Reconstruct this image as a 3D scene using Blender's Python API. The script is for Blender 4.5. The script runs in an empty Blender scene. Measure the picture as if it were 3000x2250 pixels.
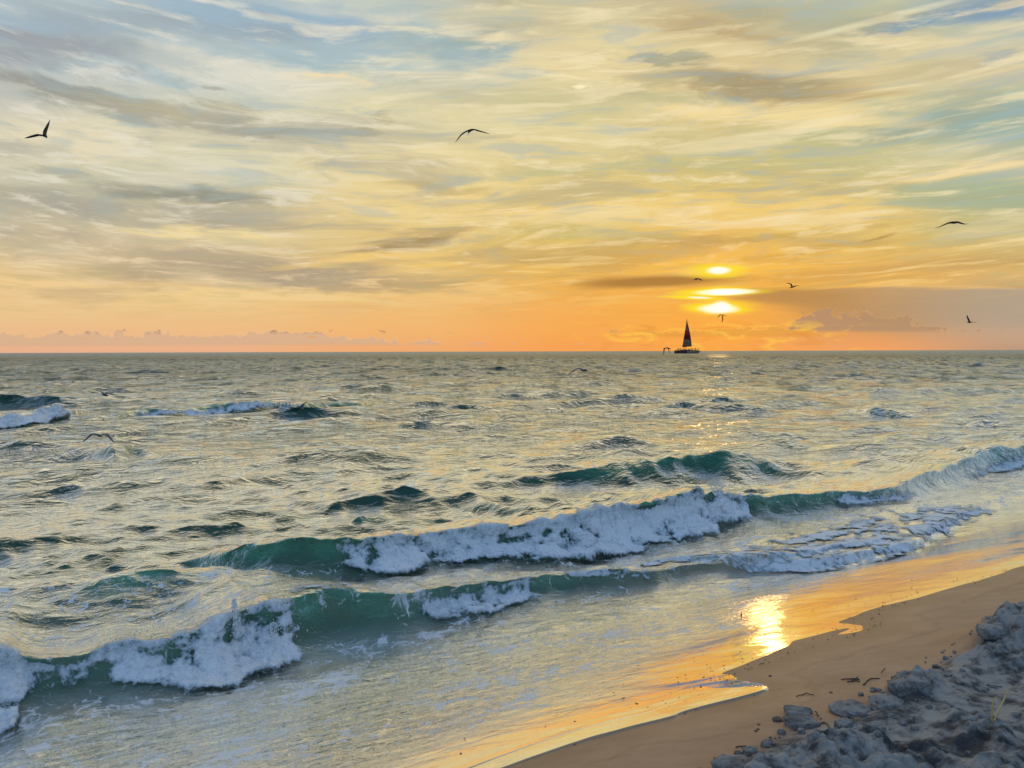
import bpy, math, random
import numpy as np
from mathutils import Vector, Matrix

S = bpy.context.scene
COL = S.collection
R = math.radians
rng = np.random.default_rng(11)
random.seed(5)

# ------------------------------------------------------------------ camera
EYE = 2.3                       # metres above the still water
F = 2250.0                      # focal length in photo pixels (3000 wide)
PITCH = R(2.43)
cam_d = bpy.data.cameras.new('camera')
cam = bpy.data.objects.new('camera', cam_d); COL.objects.link(cam)
cam_d.sensor_width = 36.0
cam_d.lens = 36.0 * F / 3000.0
cam_d.clip_start = 0.1
cam_d.clip_end = 80000.0
cam.location = (0, 0, EYE)
cam.rotation_euler = (Matrix.Rotation(math.pi/2 - PITCH, 3, 'X') @ Matrix.Rotation(R(-0.165), 3, 'Z')).to_euler()
S.camera = cam
S.view_settings.view_transform = 'Standard'
S.view_settings.look = 'None'
S.view_settings.exposure = 0.0
S.view_settings.gamma = 1.0
S.cycles.max_bounces = 6
S.cycles.use_denoising = True
S.render.film_transparent = False

CP, SP = math.cos(PITCH), math.sin(PITCH)
def ray(u, v):
    a = (u - 1500.0) / F
    b = (1125.0 - v) / F
    return np.array([a, CP + b * SP, -SP + b * CP])
def at_z(u, v, z):
    """point of the world at height z seen along photo pixel u, v"""
    d = ray(u, v); t = (z - EYE) / d[2]
    return np.array([d[0] * t, d[1] * t, z])
def at_d(u, v, dist):
    """point of the world at horizontal distance dist (along y) seen along photo pixel u, v"""
    d = ray(u, v); t = dist / d[1]
    return np.array([d[0] * t, d[1] * t, EYE + d[2] * t])

def lin(c):
    return [((x/255.0)/12.92 if x/255.0 <= .04045 else ((x/255.0+.055)/1.055)**2.4) for x in c]

# ------------------------------------------------------------------ small node language
class Nd:
    def __init__(s, t): s.t = t; s.n = t.nodes; s.l = t.links
    def new(s, typ, **kw):
        n = s.n.new(typ)
        for k, v in kw.items(): setattr(n, k, v)
        return n
    def put(s, sock, v):
        if hasattr(v, 'is_output'): s.l.new(v, sock)
        else: sock.default_value = v
    def m(s, op, a, b=None, c=None, clamp=False):
        n = s.new('ShaderNodeMath', operation=op); n.use_clamp = clamp
        s.put(n.inputs[0], a)
        if b is not None: s.put(n.inputs[1], b)
        if c is not None: s.put(n.inputs[2], c)
        return n.outputs[0]
    def vm(s, op, a, b=None, scale=None):
        n = s.new('ShaderNodeVectorMath', operation=op)
        s.put(n.inputs[0], a)
        if b is not None: s.put(n.inputs[1], b)
        if scale is not None: s.put(n.inputs['Scale'], scale)
        return n.outputs['Value'] if op in ('LENGTH', 'DOT_PRODUCT', 'DISTANCE') else n.outputs['Vector']
    def sep(s, v):
        n = s.new('ShaderNodeSeparateXYZ'); s.put(n.inputs[0], v); return n.outputs
    def comb(s, x, y, z=0.0):
        n = s.new('ShaderNodeCombineXYZ')
        s.put(n.inputs[0], x); s.put(n.inputs[1], y); s.put(n.inputs[2], z); return n.outputs[0]
    def mr(s, v, a, b, c=0.0, d=1.0, smooth=True):
        n = s.new('ShaderNodeMapRange'); n.interpolation_type = 'SMOOTHSTEP' if smooth else 'LINEAR'
        s.put(n.inputs[0], v); s.put(n.inputs[1], a); s.put(n.inputs[2], b); s.put(n.inputs[3], c); s.put(n.inputs[4], d)
        return n.outputs[0]
    def mix(s, f, a, b, blend='MIX'):
        n = s.new('ShaderNodeMix', data_type='RGBA', blend_type=blend, clamp_factor=True)
        s.put(n.inputs[0], f)
        for i, v in ((6, a), (7, b)):
            if not hasattr(v, 'is_output'): v = (*v[:3], 1.0)
            s.put(n.inputs[i], v)
        return n.outputs[2]
    def noise(s, vec, scale, detail=4.0, rough=.55, dist=0.0, col=False, lac=2.0, dim='3D'):
        n = s.new('ShaderNodeTexNoise', noise_dimensions=dim); s.put(n.inputs['Vector'], vec)
        n.inputs['Scale'].default_value = scale; n.inputs['Detail'].default_value = detail
        n.inputs['Roughness'].default_value = rough; n.inputs['Distortion'].default_value = dist
        n.inputs['Lacunarity'].default_value = lac
        return n.outputs['Color' if col else 'Fac']
    def ramp(s, f, stops, interp='EASE'):
        n = s.new('ShaderNodeValToRGB'); s.put(n.inputs[0], f); r = n.color_ramp; r.interpolation = interp
        while len(r.elements) > 1: r.elements.remove(r.elements[-1])
        r.elements[0].position = stops[0][0]; r.elements[0].color = (*lin(stops[0][1]), 1)
        for p, c in stops[1:]:
            e = r.elements.new(p); e.color = (*lin(c), 1)
        return n.outputs[0]

# ------------------------------------------------------------------ sky
SUN_AZ, SUN_EL = 15.0, 3.1       # degrees right of straight ahead, above the horizon
W = bpy.data.worlds.new('World'); S.world = W; W.use_nodes = True
W.node_tree.nodes.clear()
g = Nd(W.node_tree)
out = g.new('ShaderNodeOutputWorld'); bg = g.new('ShaderNodeBackground')
g.l.new(bg.outputs[0], out.inputs[0])
D = g.new('ShaderNodeTexCoord').outputs['Generated']
dx, dy, dz = g.sep(D)
dep = g.m('MAXIMUM', g.m('SUBTRACT', g.m('MULTIPLY', dy, CP), g.m('MULTIPLY', dz, SP)), .12)
U = g.m('ADD', g.m('DIVIDE', g.m('MULTIPLY', dx, 2.25), dep), 1.5)
V = g.m('SUBTRACT', 1.125, g.m('DIVIDE', g.m('MULTIPLY', g.m('ADD', g.m('MULTIPLY', dy, SP), g.m('MULTIPLY', dz, CP)), 2.25), dep))
V = g.m('MAXIMUM', V, -1.5); U = g.m('MINIMUM', g.m('MAXIMUM', U, -2.5), 5.5)
E = g.m('MAXIMUM', g.m('SUBTRACT', 1.03, V), 0.0)                         # 0 at the horizon, about 1 at 24 degrees
# cloud coordinates: thinner and longer towards the horizon, sweeping down towards the middle
curve = g.m('MULTIPLY', g.m('POWER', g.m('ABSOLUTE', g.m('SUBTRACT', U, 1.75)), 2.0), .065)
Ec = g.m('SUBTRACT', E, g.m('MULTIPLY', curve, g.m('ADD', g.m('MULTIPLY', E, .9), .1)))
Q = g.m('MULTIPLY', g.m('LOGARITHM', g.m('ADD', g.m('MAXIMUM', Ec, -.1), .16), math.e), 1.0)
Pu = g.m('DIVIDE', U, g.m('ADD', E, .55))
cp = g.comb(Pu, g.m('MULTIPLY', Q, 2.6), 0.3)
warpc = g.noise(cp, 1.2, 3, .5, col=True, dim='2D')
wx, wy, wz = g.sep(g.vm('SUBTRACT', warpc, (.5, .5, .5)))
cpw = g.vm('ADD', cp, g.comb(g.m('MULTIPLY', wx, .55), g.m('MULTIPLY', wy, .38), 0))
streak = g.noise(g.vm('MULTIPLY', cpw, (1.0, 1.25, 1)), 1.7, 6, .55, dim='2D')
fine = g.noise(g.vm('MULTIPLY', cpw, (1.0, 1.6, 1)), 4.3, 7, .6, dim='2D')
fibre = g.noise(g.vm('ADD', g.vm('MULTIPLY', cpw, (1.0, 3.4, 1)), g.comb(0, g.m('MULTIPLY', streak, 2.0), 0)), 7.0, 5, .62, dim='2D')
# warped sky coordinates for the big colour areas
fw = g.noise(g.vm('MULTIPLY', cpw, (1, 1.3, 1)), 2.8, 6, .6, col=True, dim='2D')
fx, fy, fz = g.sep(g.vm('SUBTRACT', fw, (.5, .5, .5)))
amp = g.m('ADD', g.m('MULTIPLY', E, .9), .03)
Vw = g.m('ADD', V, g.m('MULTIPLY', g.m('MULTIPLY', fy, amp), .2))
Uw = g.m('ADD', U, g.m('MULTIPLY', g.m('MULTIPLY', fx, amp), .6))
uv = g.comb(Uw, Vw, 0)
VR = [0, .1, .2, .3, .4, .5, .6, .7, .8, .86, .9, .97, 1.03]
GRID = [
 (0.0, [(172,190,198),(166,178,184),(188,194,190),(198,194,176),(226,213,178),(203,198,170),(185,178,155),(205,188,150),(226,193,135),(234,196,135),(235,195,135),(236,185,130),(232,172,135)]),
 (0.6, [(185,198,200),(168,187,195),(202,208,200),(203,203,183),(222,212,175),(205,200,165),(190,180,150),(218,198,150),(192,171,136),(238,203,135),(236,195,130),(238,185,125),(235,172,130)]),
 (1.2, [(192,200,190),(172,190,190),(205,208,190),(220,211,170),(232,215,160),(230,208,145),(235,205,130),(222,190,115),(220,182,110),(236,190,112),(240,185,105),(242,178,100),(240,165,100)]),
 (1.7, [(205,195,155),(222,205,155),(232,212,155),(205,195,145),(222,205,145),(215,195,130),(235,200,110),(215,185,95),(235,180,75),(238,172,68),(245,170,65),(248,165,60),(248,155,60)]),
 (2.1, [(200,185,145),(198,178,130),(222,200,145),(235,205,135),(205,190,130),(205,188,120),(238,198,95),(230,180,80),(248,190,60),(240,160,50),(250,165,45),(252,165,42),(250,158,45)]),
 (2.5, [(195,195,160),(175,177,152),(220,202,150),(232,208,145),(195,192,145),(205,192,130),(232,198,110),(225,188,95),(240,180,75),(235,178,80),(205,150,85),(225,155,85),(245,158,80)]),
 (3.0, [(130,160,185),(192,194,168),(212,195,152),(180,190,165),(170,182,160),(213,199,150),(175,182,145),(200,180,115),(220,178,105),(200,166,115),(185,158,122),(205,165,130),(190,150,120)]),
]
base = None; pu = None
for u0, cols in GRID:
    c = g.ramp(g.m('DIVIDE', Vw, 1.05, clamp=True), [(p/1.05, q) for p, q in zip(VR, cols)], 'LINEAR')
    base = c if base is None else g.mix(g.mr(Uw, pu, u0), base, c)
    pu = u0

def blob(col_in, u, v, ru, rv, ang, rgb, op, edge=.5, gain=1.0, warp=True, noisy=None, hard=None):
    """an elongated cloud (or clear patch) lying at one direction of the sky"""
    n = g.new('ShaderNodeMapping', vector_type='TEXTURE'); g.put(n.inputs['Vector'], uv if warp else g.comb(U, V, 0))
    n.inputs['Location'].default_value = (u, v, 0); n.inputs['Rotation'].default_value = (0, 0, R(ang)); n.inputs['Scale'].default_value = (ru, rv, 1)
    r = g.vm('LENGTH', n.outputs[0])
    if edge: r = g.m('ADD', r, g.m('MULTIPLY', g.m('SUBTRACT', noisy or fine, .5), edge * 2.2))
    f = g.mr(r, 1.3 if hard is None else 1 + hard, .4 if hard is None else 1 - hard, 0, op)
    c = [x * gain for x in lin(rgb)]
    return g.mix(f, col_in, c)

c = base
# clear blue gaps
for a in [(.78,.05,.46,.075,4,(152,179,197),.95), (.95,.16,.25,.05,3,(162,187,195),.8), (1.38,.12,.16,.06,-12,(154,179,184),.85), (.12,.06,.3,.05,4,(160,180,194),.8),
          (2.72,.075,.26,.045,-12,(136,164,184),.85), (2.98,.02,.25,.05,-8,(128,158,182),.85), (2.95,.165,.08,.014,-6,(150,172,180),.7),
          (2.85,.36,.36,.055,-7,(150,178,172),.95), (2.9,.57,.34,.045,-3,(166,181,147),.8), (2.2,.06,.1,.03,4,(170,175,150),.5),
          (1.95,.185,.1,.014,6,(165,166,142),.8), (.35,.2,.2,.03,10,(180,198,202),.6), (1.85,.49,.5,.02,-3,(190,188,140),.5),
          (1.75,.69,.3,.022,3,(196,180,110),.6), (2.9,.68,.25,.02,0,(178,180,130),.5), (1.95,.29,.25,.03,-4,(186,188,148),.6)]:
    c = blob(c, *a)
# grey and tan cloud undersides
for a in [(.08,.13,.4,.045,7,(160,166,172),.9), (.22,.275,.36,.034,17,(158,158,150),.95), (.58,.35,.34,.035,10,(182,174,146),.85),
          (.85,.388,.16,.016,-2,(176,162,122),.8), (1.06,.365,.1,.016,-12,(180,166,124),.75), (.55,.565,.26,.024,4,(156,154,138),.95),
          (.05,.57,.32,.035,5,(182,174,150),.8), (.72,.655,.3,.012,2,(186,172,138),.75), (.2,.7,.4,.035,3,(198,180,148),.7),
          (.75,.795,.5,.05,4,(178,160,134),.95), (.3,.75,.45,.03,2,(200,178,142),.6), (1.19,.712,.17,.022,-10,(172,148,106),.95),
          (1.3,.672,.13,.016,-6,(194,164,108),.8), (1.28,.555,.14,.02,6,(196,172,110),.6), (1.2,.835,.2,.014,-1,(194,164,112),.8),
          (2.28,.25,.32,.045,6,(168,150,112),.95), (2.05,.095,.22,.026,7,(190,168,122),.8), (2.55,.265,.2,.03,4,(196,168,114),.6),
          (.56,.238,.05,.012,12,(170,166,150),.7), (.18,.5,.12,.012,8,(176,172,148),.6), (2.58,.7,.05,.008,-16,(180,140,75),.75),
          (2.27,.69,.4,.014,-5,(196,160,84),.6), (2.35,.745,.35,.012,-7,(205,160,78),.6)]:
    c = blob(c, *a)
# lit cloud
for a in [(1.44,.098,.12,.024,-3,(244,226,184),.95), (1.63,.215,.13,.018,12,(246,226,168),.9), (1.725,.266,.036,.009,-10,(250,236,182),.9),
          (2.25,.335,.5,.03,4,(240,214,146),.85), (2.62,.13,.36,.03,5,(226,206,152),.7), (2.8,.505,.32,.02,-7,(240,212,148),.85),
          (.93,.232,.16,.014,7,(238,214,164),.85), (.62,.19,.24,.035,6,(218,212,192),.6), (.75,.858,.5,.012,4,(242,204,134),.8),
          (.15,.825,.24,.012,4,(240,202,138),.8), (.6,.68,.3,.016,2,(240,214,146),.75), (.2,.43,.24,.03,8,(228,214,178),.6),
          (1.05,.76,.3,.016,-5,(246,204,112),.6), (1.5,.74,.4,.012,-9,(244,200,98),.7), (2.9,.85,.2,.006,2,(244,196,130),.5)]:
    c = blob(c, *a)
c = blob(c, 2.6, .055, .27, .011, -14, (228,220,182), .85, edge=.12, warp=False)      # old contrail
# overall wisps: streaks of thicker and thinner cirrus
lightc = g.mix(g.mr(E, .12, .5), g.mix(g.mr(U, .8, 1.9), lin((240,208,152)), lin((250,208,116))), g.mix(g.mr(U, .6, 1.6), lin((230,224,206)), lin((242,224,178))))
darkc = g.mix(g.mr(E, .12, .5), g.mix(g.mr(U, .8, 1.9), lin((186,160,126)), lin((196,146,70))), g.mix(g.mr(U, .8, 1.7), lin((162,164,158)), lin((178,168,132))))
gapc = g.mix(g.mr(E, .1, .6), lin((196,176,112)), lin((164,184,188)))
lo = g.mr(E, .06, .22)
c = g.mix(g.m('MULTIPLY', g.mr(streak, .52, .30, 0, .55), lo), c, darkc)
c = g.mix(g.m('MULTIPLY', g.mr(streak, .52, .70, 0, .45), lo), c, lightc)
c = g.mix(g.m('MULTIPLY', g.mr(fine, .49, .32, 0, .42), lo), c, gapc)
c = g.mix(g.m('MULTIPLY', g.mr(fine, .52, .70, 0, .55), lo), c, lightc)
fm = g.m('MULTIPLY', lo, g.mr(fine, .36, .6))
c = g.mix(g.m('MULTIPLY', g.mr(fibre, .52, .74, 0, .3), fm), c, lightc)
c = g.mix(g.m('MULTIPLY', g.mr(fibre, .48, .28, 0, .22), fm), c, darkc)
hs = g.new('ShaderNodeHueSaturation'); g.put(hs.inputs['Color'], c); g.put(hs.inputs['Saturation'], g.mr(E, .12, .4, .95, .87)); c = hs.outputs[0]
bc = g.new('ShaderNodeBrightContrast'); g.put(bc.inputs[0], c); bc.inputs['Contrast'].default_value = .12; bc.inputs['Bright'].default_value = 0; c = g.mix(g.mr(E, .12, .32), c, bc.outputs[0])
# glow and cloud bars round the low sun
c = blob(c, 2.1, .86, .42, .16, 0, (255,180,60), .3, edge=.15, warp=False)
c = blob(c, 1.93, .826, .25, .02, -2, (176,126,62), .95, edge=.35, warp=False, noisy=streak)
c = blob(c, 2.33, .872, .24, .024, 1, (196,142,74), .9, edge=.2, warp=False, noisy=streak)
# the flat grey bank to the right, with a sharp upper edge
bank = g.m('MULTIPLY', g.m('MULTIPLY', g.mr(g.m('ADD', V, g.m('ADD', g.m('MULTIPLY', g.m('SUBTRACT', streak, .5), .035), g.m('MULTIPLY', g.m('SUBTRACT', fine, .5), .022))), .841, .855), g.mr(V, 1.02, .93)),
           g.mr(g.m('ADD', U, g.m('MULTIPLY', g.m('SUBTRACT', V, .9), -3.0)), 2.2, 2.42))
c = g.mix(g.m('MULTIPLY', bank, .85), c, g.mix(g.mr(U, 2.3, 3.0), lin((190,142,84)), lin((178,160,138))))
# broken cumulus on the horizon
cn = g.noise(g.comb(g.m('MULTIPLY', U, 1.0), g.m('MULTIPLY', V, 1.4), 0), 18, 5, .6, dim='2D')
def cumulus(cin, base_v, height, u0, u1, u2, u3, rgb, op, rim=None):
    h = g.m('DIVIDE', g.m('SUBTRACT', base_v, V), height)
    env = g.m('MULTIPLY', g.mr(U, u0, u1), g.mr(U, u3, u2))
    d = g.m('SUBTRACT', g.m('ADD', cn, g.m('MULTIPLY', env, .6)), g.m('ADD', g.m('MULTIPLY', h, .62), .62))
    bot = g.mr(V, base_v + .006, base_v - .008)
    if rim is not None:
        cin = g.mix(g.m('MULTIPLY', g.m('MULTIPLY', g.mr(d, -.03, .0), g.mr(V, base_v, base_v - .012)), .6), cin, lin(rim))
    return g.mix(g.m('MULTIPLY', g.m('MULTIPLY', g.mr(d, -.005, .022), bot), op), cin, lin(rgb))
c = cumulus(c, 1.0105, .046, -2.2, -.8, .7, 1.65, (204,168,142), .6, (242,198,146))
c = cumulus(c, .9745, .075, 2.27, 2.36, 2.5, 2.85, (176,140,108), .75, (214,164,112))
c = cumulus(c, .988, .03, 1.6, 2.2, 2.3, 2.5, (222,148,66), .6, (255,196,84))
sm = g.noise(g.comb(g.m('MULTIPLY', U, 9), g.m('MULTIPLY', V, 34), 0), 1.0, 6, .62, .8, dim='2D')
low = g.m('MULTIPLY', g.mr(V, .93, .965), g.m('MULTIPLY', g.mr(U, 1.55, 1.9), g.mr(U, 2.65, 2.25)))
c = g.mix(g.m('MULTIPLY', g.mr(sm, .54, .66, 0, .75), low), c, lin((255,196,78)))
c = g.mix(g.m('MULTIPLY', g.mr(sm, .44, .34, 0, .4), low), c, lin((226,142,60)))
# openings where the sun itself burns through
for u, v, ru, rv, ang, op in [(2.105,.793,.09,.024,-2,.8), (2.12,.857,.14,.015,-1,.95), (2.04,.8735,.1,.006,2,.9), (2.11,.904,.105,.024,0,.95)]:
    c = blob(c, u, v, ru, rv, ang, (255,228,36), op, edge=.45, warp=False, noisy=fine)
for u, v, ru, rv, ang, k in [(2.106,.794,.030,.0095,0,1.15), (2.13,.857,.072,.0080,-1,1.4), (2.05,.8735,.03,.0025,2,1.0), (2.107,.907,.047,.0125,0,1.2), (2.113,.899,.024,.0125,0,1.2)]:
    c = blob(c, u, v, ru, rv, ang, (255,250,228), 1.0, edge=.22, gain=k, warp=False, noisy=fine, hard=.55)
# daylight behind and above the camera: clear evening sky
sky = g.new('ShaderNodeTexSky', sky_type='NISHITA'); sky.sun_disc = False
sky.sun_elevation = R(SUN_EL); sky.sun_rotation = R(SUN_AZ); sky.altitude = 0; sky.air_density = 1.0; sky.dust_density = .6; sky.ozone_density = 2.5
clear = g.mix(1.0, g.vm('SCALE', sky.outputs[0], scale=.10), (.20, .31, .51), 'ADD')
c = g.mix(g.mr(V, .05, -.6), c, (.93, .83, .58))          # unseen overhead sky, set brighter and creamier to lighten the water
c = g.mix(g.mr(dep, .75, .15), c, clear)
g.put(bg.inputs[0], c); bg.inputs[1].default_value = 1.0
W.cycles.sampling_method = 'MANUAL'; W.cycles.sample_map_resolution = 1024

sun_d = bpy.data.lights.new('sun', 'SUN'); sun = bpy.data.objects.new('sun', sun_d); COL.objects.link(sun)
sun_d.energy = .011; sun_d.angle = R(1.6); sun_d.color = (1.0, .55, .2)
sd = Vector((math.sin(R(SUN_AZ))*math.cos(R(SUN_EL)), math.cos(R(SUN_AZ))*math.cos(R(SUN_EL)), math.sin(R(SUN_EL))))
sun.rotation_euler = (-sd).to_track_quat('-Z', 'Y').to_euler()
sun.location = (20, 80, 30)

# ------------------------------------------------------------------ helpers for noise and meshes
_perm = np.random.default_rng(3).permutation(4096).astype(np.int32)
_perm = np.concatenate([_perm, _perm])
_gr3 = np.random.default_rng(4).normal(size=(4096, 3)).astype(np.float32)
_gr3 /= np.linalg.norm(_gr3, axis=1)[:, None]
def perlin(x, y, z=0.0):
    x = np.asarray(x, np.float32); y = np.asarray(y, np.float32); z = np.broadcast_to(np.asarray(z, np.float32), x.shape)
    xi = np.floor(x).astype(np.int32); yi = np.floor(y).astype(np.int32); zi = np.floor(z).astype(np.int32)
    fx = x - xi; fy = y - yi; fz = z - zi
    u = fx*fx*fx*(fx*(fx*6-15)+10); v = fy*fy*fy*(fy*(fy*6-15)+10); w = fz*fz*fz*(fz*(fz*6-15)+10)
    def c(dx, dy, dz):
        h = _perm[_perm[_perm[(xi+dx) & 4095] + ((yi+dy) & 4095)] + ((zi+dz) & 4095)]
        gg = _gr3[h]
        return gg[..., 0]*(fx-dx) + gg[..., 1]*(fy-dy) + gg[..., 2]*(fz-dz)
    def L(a, b, t): return a + t*(b-a)
    a = L(L(c(0,0,0), c(1,0,0), u), L(c(0,1,0), c(1,1,0), u), v)
    if np.any(fz != 0):
        b = L(L(c(0,0,1), c(1,0,1), u), L(c(0,1,1), c(1,1,1), u), v)
        a = L(a, b, w)
    return a * 1.6
def fbm(x, y, z=0.5, oct=4, gain=.5, billow=False, ridge=False):
    a = 1.0; t = 0.0; s = 0.0; f = 1.0
    for i in range(oct):
        p = perlin(x*f + 17.3*i, y*f - 9.1*i, z*f + 3.7*i)
        if billow: p = np.abs(p)*2 - .5
        if ridge: p = .5 - np.abs(p)*2
        t = t + a*p; s += a; a *= gain; f *= 2.03
    return t / s
def bumps(x, y, z, seed=0):
    """rounded lumps with creases between them (1 at a lump's top, about 0 in a crease)"""
    x = np.asarray(x, np.float32); y = np.asarray(y, np.float32); z = np.asarray(z, np.float32)
    xi = np.floor(x).astype(np.int32); yi = np.floor(y).astype(np.int32); zi = np.floor(z).astype(np.int32)
    best = np.full(x.shape, 9.0, np.float32)
    for dx in (-1, 0, 1):
        for dy in (-1, 0, 1):
            for dz in (-1, 0, 1):
                h = _perm[_perm[_perm[(xi+dx+seed) & 4095] + ((yi+dy) & 4095)] + ((zi+dz) & 4095)]
                gg = _gr3[h]*.42 + .5
                d = (xi+dx+gg[..., 0]-x)**2 + (yi+dy+gg[..., 1]-y)**2 + (zi+dz+gg[..., 2]-z)**2
                best = np.minimum(best, d)
    return np.sqrt(np.clip(1 - best/.85, 0, 1))
def sstep(a, b, x):
    t = np.clip((x - a) / (b - a), 0, 1); return t*t*(3-2*t)

def mesh_obj(name, verts, faces, mat=None, smooth=True, parent=None, attrs=None):
    """verts (n,3); faces (m,4) or (m,3) array, or a list of index lists"""
    me = bpy.data.meshes.new(name)
    verts = np.asarray(verts, np.float32)
    if isinstance(faces, np.ndarray):
        k = faces.shape[1]; m = faces.shape[0]
        me.vertices.add(len(verts)); me.vertices.foreach_set('co', verts.ravel())
        me.loops.add(m*k); me.loops.foreach_set('vertex_index', faces.astype(np.int32).ravel())
        me.polygons.add(m); me.polygons.foreach_set('loop_start', np.arange(0, m*k, k, dtype=np.int32))
        me.update(calc_edges=True)
    else:
        me.from_pydata([tuple(map(float, v)) for v in verts], [], faces); me.update()
    me.polygons.foreach_set('use_smooth', np.full(len(me.polygons), smooth, bool))
    for k, a in (attrs or {}).items():
        at = me.attributes.new(k, 'FLOAT', 'POINT'); at.data.foreach_set('value', np.asarray(a, np.float32))
    o = bpy.data.objects.new(name, me); COL.objects.link(o)
    if mat: me.materials.append(mat)
    if parent: o.parent = parent
    return o
def grid_faces(nr, nc):
    i = np.arange(nr-1)[:, None]*nc + np.arange(nc-1)[None, :]
    return np.stack([i, i+1, i+1+nc, i+nc], -1).reshape(-1, 4)
def tag(o, label=None, cat=None, group=None, kind=None):
    if label: o['label'] = label
    if cat: o['category'] = cat
    if group: o['group'] = group
    if kind: o['kind'] = kind
    return o
def thing(name, label, cat, loc=(0,0,0), group=None):
    o = bpy.data.objects.new(name, None); COL.objects.link(o); o.location = loc; o.empty_display_size = .2
    return tag(o, label, cat, group)

def material(name):
    m = bpy.data.materials.new(name); m.use_nodes = True
    m.node_tree.nodes.clear(); k = Nd(m.node_tree)
    o = k.new('ShaderNodeOutputMaterial'); b = k.new('ShaderNodeBsdfPrincipled')
    k.l.new(b.outputs[0], o.inputs[0])
    return m, k, b
def attr(k, name):
    n = k.new('ShaderNodeAttribute'); n.attribute_name = name; return n.outputs['Fac']
def plain(name, rgb, rough=.6, var=.25, scale=8.0):
    m, k, b = material(name)
    tc = k.new('ShaderNodeTexCoord').outputs['Object']
    n = k.noise(tc, scale, 4)
    k.put(b.inputs['Base Color'], k.mix(n, [x*(1-var) for x in rgb], [min(1, x*(1+var)) for x in rgb]))
    b.inputs['Roughness'].default_value = rough
    return m

# ------------------------------------------------------------------ the shore: along-shore s, landward n
TH = R(33.0)
CS, SN = math.cos(TH), math.sin(TH)
def to_sn(x, y): return CS*x + SN*y, SN*x - CS*y
def to_xy(s, n): return CS*s + SN*n, SN*s - CS*n
SL = .236
def bed(n):
    """height of the smooth beach and the sea floor"""
    n = np.asarray(n, np.float32)
    a = np.where(n < -4.8, .12*(n+4.8), SL*(n+4.8))
    top = SL*2.35
    return np.where(n > -2.45, top + .10*np.tanh((n+2.45)*2.15), a)
def on_sand(u, v, dz=0.0):
    z = .35
    for _ in range(25):
        p = at_z(u, v, z); _, n = to_sn(p[0], p[1]); z = .5*z + .5*(float(bed(n)) + dz)
    return at_z(u, v, z)

WATERLINE = [(1200,2345),(1340,2300),(1478,2252),(1763,2160),(1966,2115),(2000,2097),(2090,2072),(2181,2050),(2240,2036),(2258,2022),(2225,2004),(2131,1991),(2203,1966),
             (2253,1946),(2334,1917),(2407,1894),(2497,1874),(2565,1858),(2606,1840),(2606,1824),(2565,1813),(2610,1789),(2678,1771),
             (2768,1744),(2881,1712),(2963,1686),(3000,1668),(3150,1610),(3300,1570),(3600,1500)]
wl = np.array([on_sand(u, v)[:2] for u, v in WATERLINE])
wl = np.vstack([[wl[0] + (wl[0]-wl[2])*6], wl, [wl[-1] + (wl[-1]-wl[-3])*8]])
# round the corners of the line a little
for _ in range(2):
    q = .75*wl[:-1] + .25*wl[1:]; r_ = .25*wl[:-1] + .75*wl[1:]
    wl = np.vstack([wl[:1], np.stack([q, r_], 1).reshape(-1, 2), wl[-1:]])
def shore_dist(x, y):
    """signed distance to the edge of the wash, positive on the water side"""
    x = np.asarray(x, np.float32); y = np.asarray(y, np.float32)
    best = np.full(x.shape, 1e9, np.float32); sign = np.ones(x.shape, np.float32)
    for a, b in zip(wl[:-1], wl[1:]):
        d = b - a; L2 = float(d @ d) + 1e-12
        t = np.clip(((x-a[0])*d[0] + (y-a[1])*d[1]) / L2, 0, 1)
        ex = x - a[0] - t*d[0]; ey = y - a[1] - t*d[1]
        q = ex*ex + ey*ey
        cr = d[0]*(y-a[1]) - d[1]*(x-a[0])
        m = q < best
        sign = np.where(m, np.where(cr >= 0, 1.0, -1.0), sign); best = np.where(m, q, best)
    return sign*np.sqrt(best)

# ------------------------------------------------------------------ the waves
class Breaker:
    """one wave: crest seen through photo points (u, v, height), steep side landward"""
    def __init__(s, pts, wb, wf, lean, thin=1.0, wig=.04):
        P = []
        for u, v, H in pts:
            z = H
            for _ in range(12):
                p = at_z(u, v, z); ss, nn = to_sn(p[0], p[1]); z = .5*z + .5*(H + max(0.0, float(bed(nn)) + .015))
            P.append((ss, nn, H))
        P = np.array(sorted(P)); s.P = P; s.wb, s.wf, s.lean, s.thin, s.wig = wb, wf, lean, thin, wig
        s.s0, s.s1 = P[0, 0], P[-1, 0]
        q = np.linspace(s.s0-3, s.s1+3, 800); k = np.exp(-np.linspace(-2.5, 2.5, 25)**2); k /= k.sum()
        s.qs = q
        pad = lambda a: np.convolve(np.pad(a, 12, mode='edge'), k, 'valid')
        s.nc = pad(np.interp(q, P[:, 0], P[:, 1])); s.H = pad(np.interp(q, P[:, 0], P[:, 2], left=0, right=0))
    def at(s, S_):
        w = 1 + .34*fbm(S_*2.3, np.zeros_like(S_), s.s0*.37+.2, 3)          # crests are never level
        return np.interp(S_, s.qs, s.nc), np.interp(S_, s.qs, s.H, left=0, right=0)*w
    def shape(s, S_, N_):
        nc, H = s.at(S_)
        nc = nc - s.lean*H + s.wig*fbm(S_*1.3, S_*0+s.s0, .5, 3)
        q = N_ - nc
        Hs = np.maximum(H, 1e-4)
        back = np.exp(-(np.abs(q)/(s.wb*Hs + .08))**1.6)
        t = np.clip(q/(s.wf*Hs + .05), 0, 1.6)
        front = np.exp(-(t*1.5)**2.4)
        e = np.where(q < 0, back, front)
        dip = -.18*np.exp(-((q/(s.wf*Hs+.05)-1.5)/.7)**2)
        return q, H, e, dip
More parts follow.
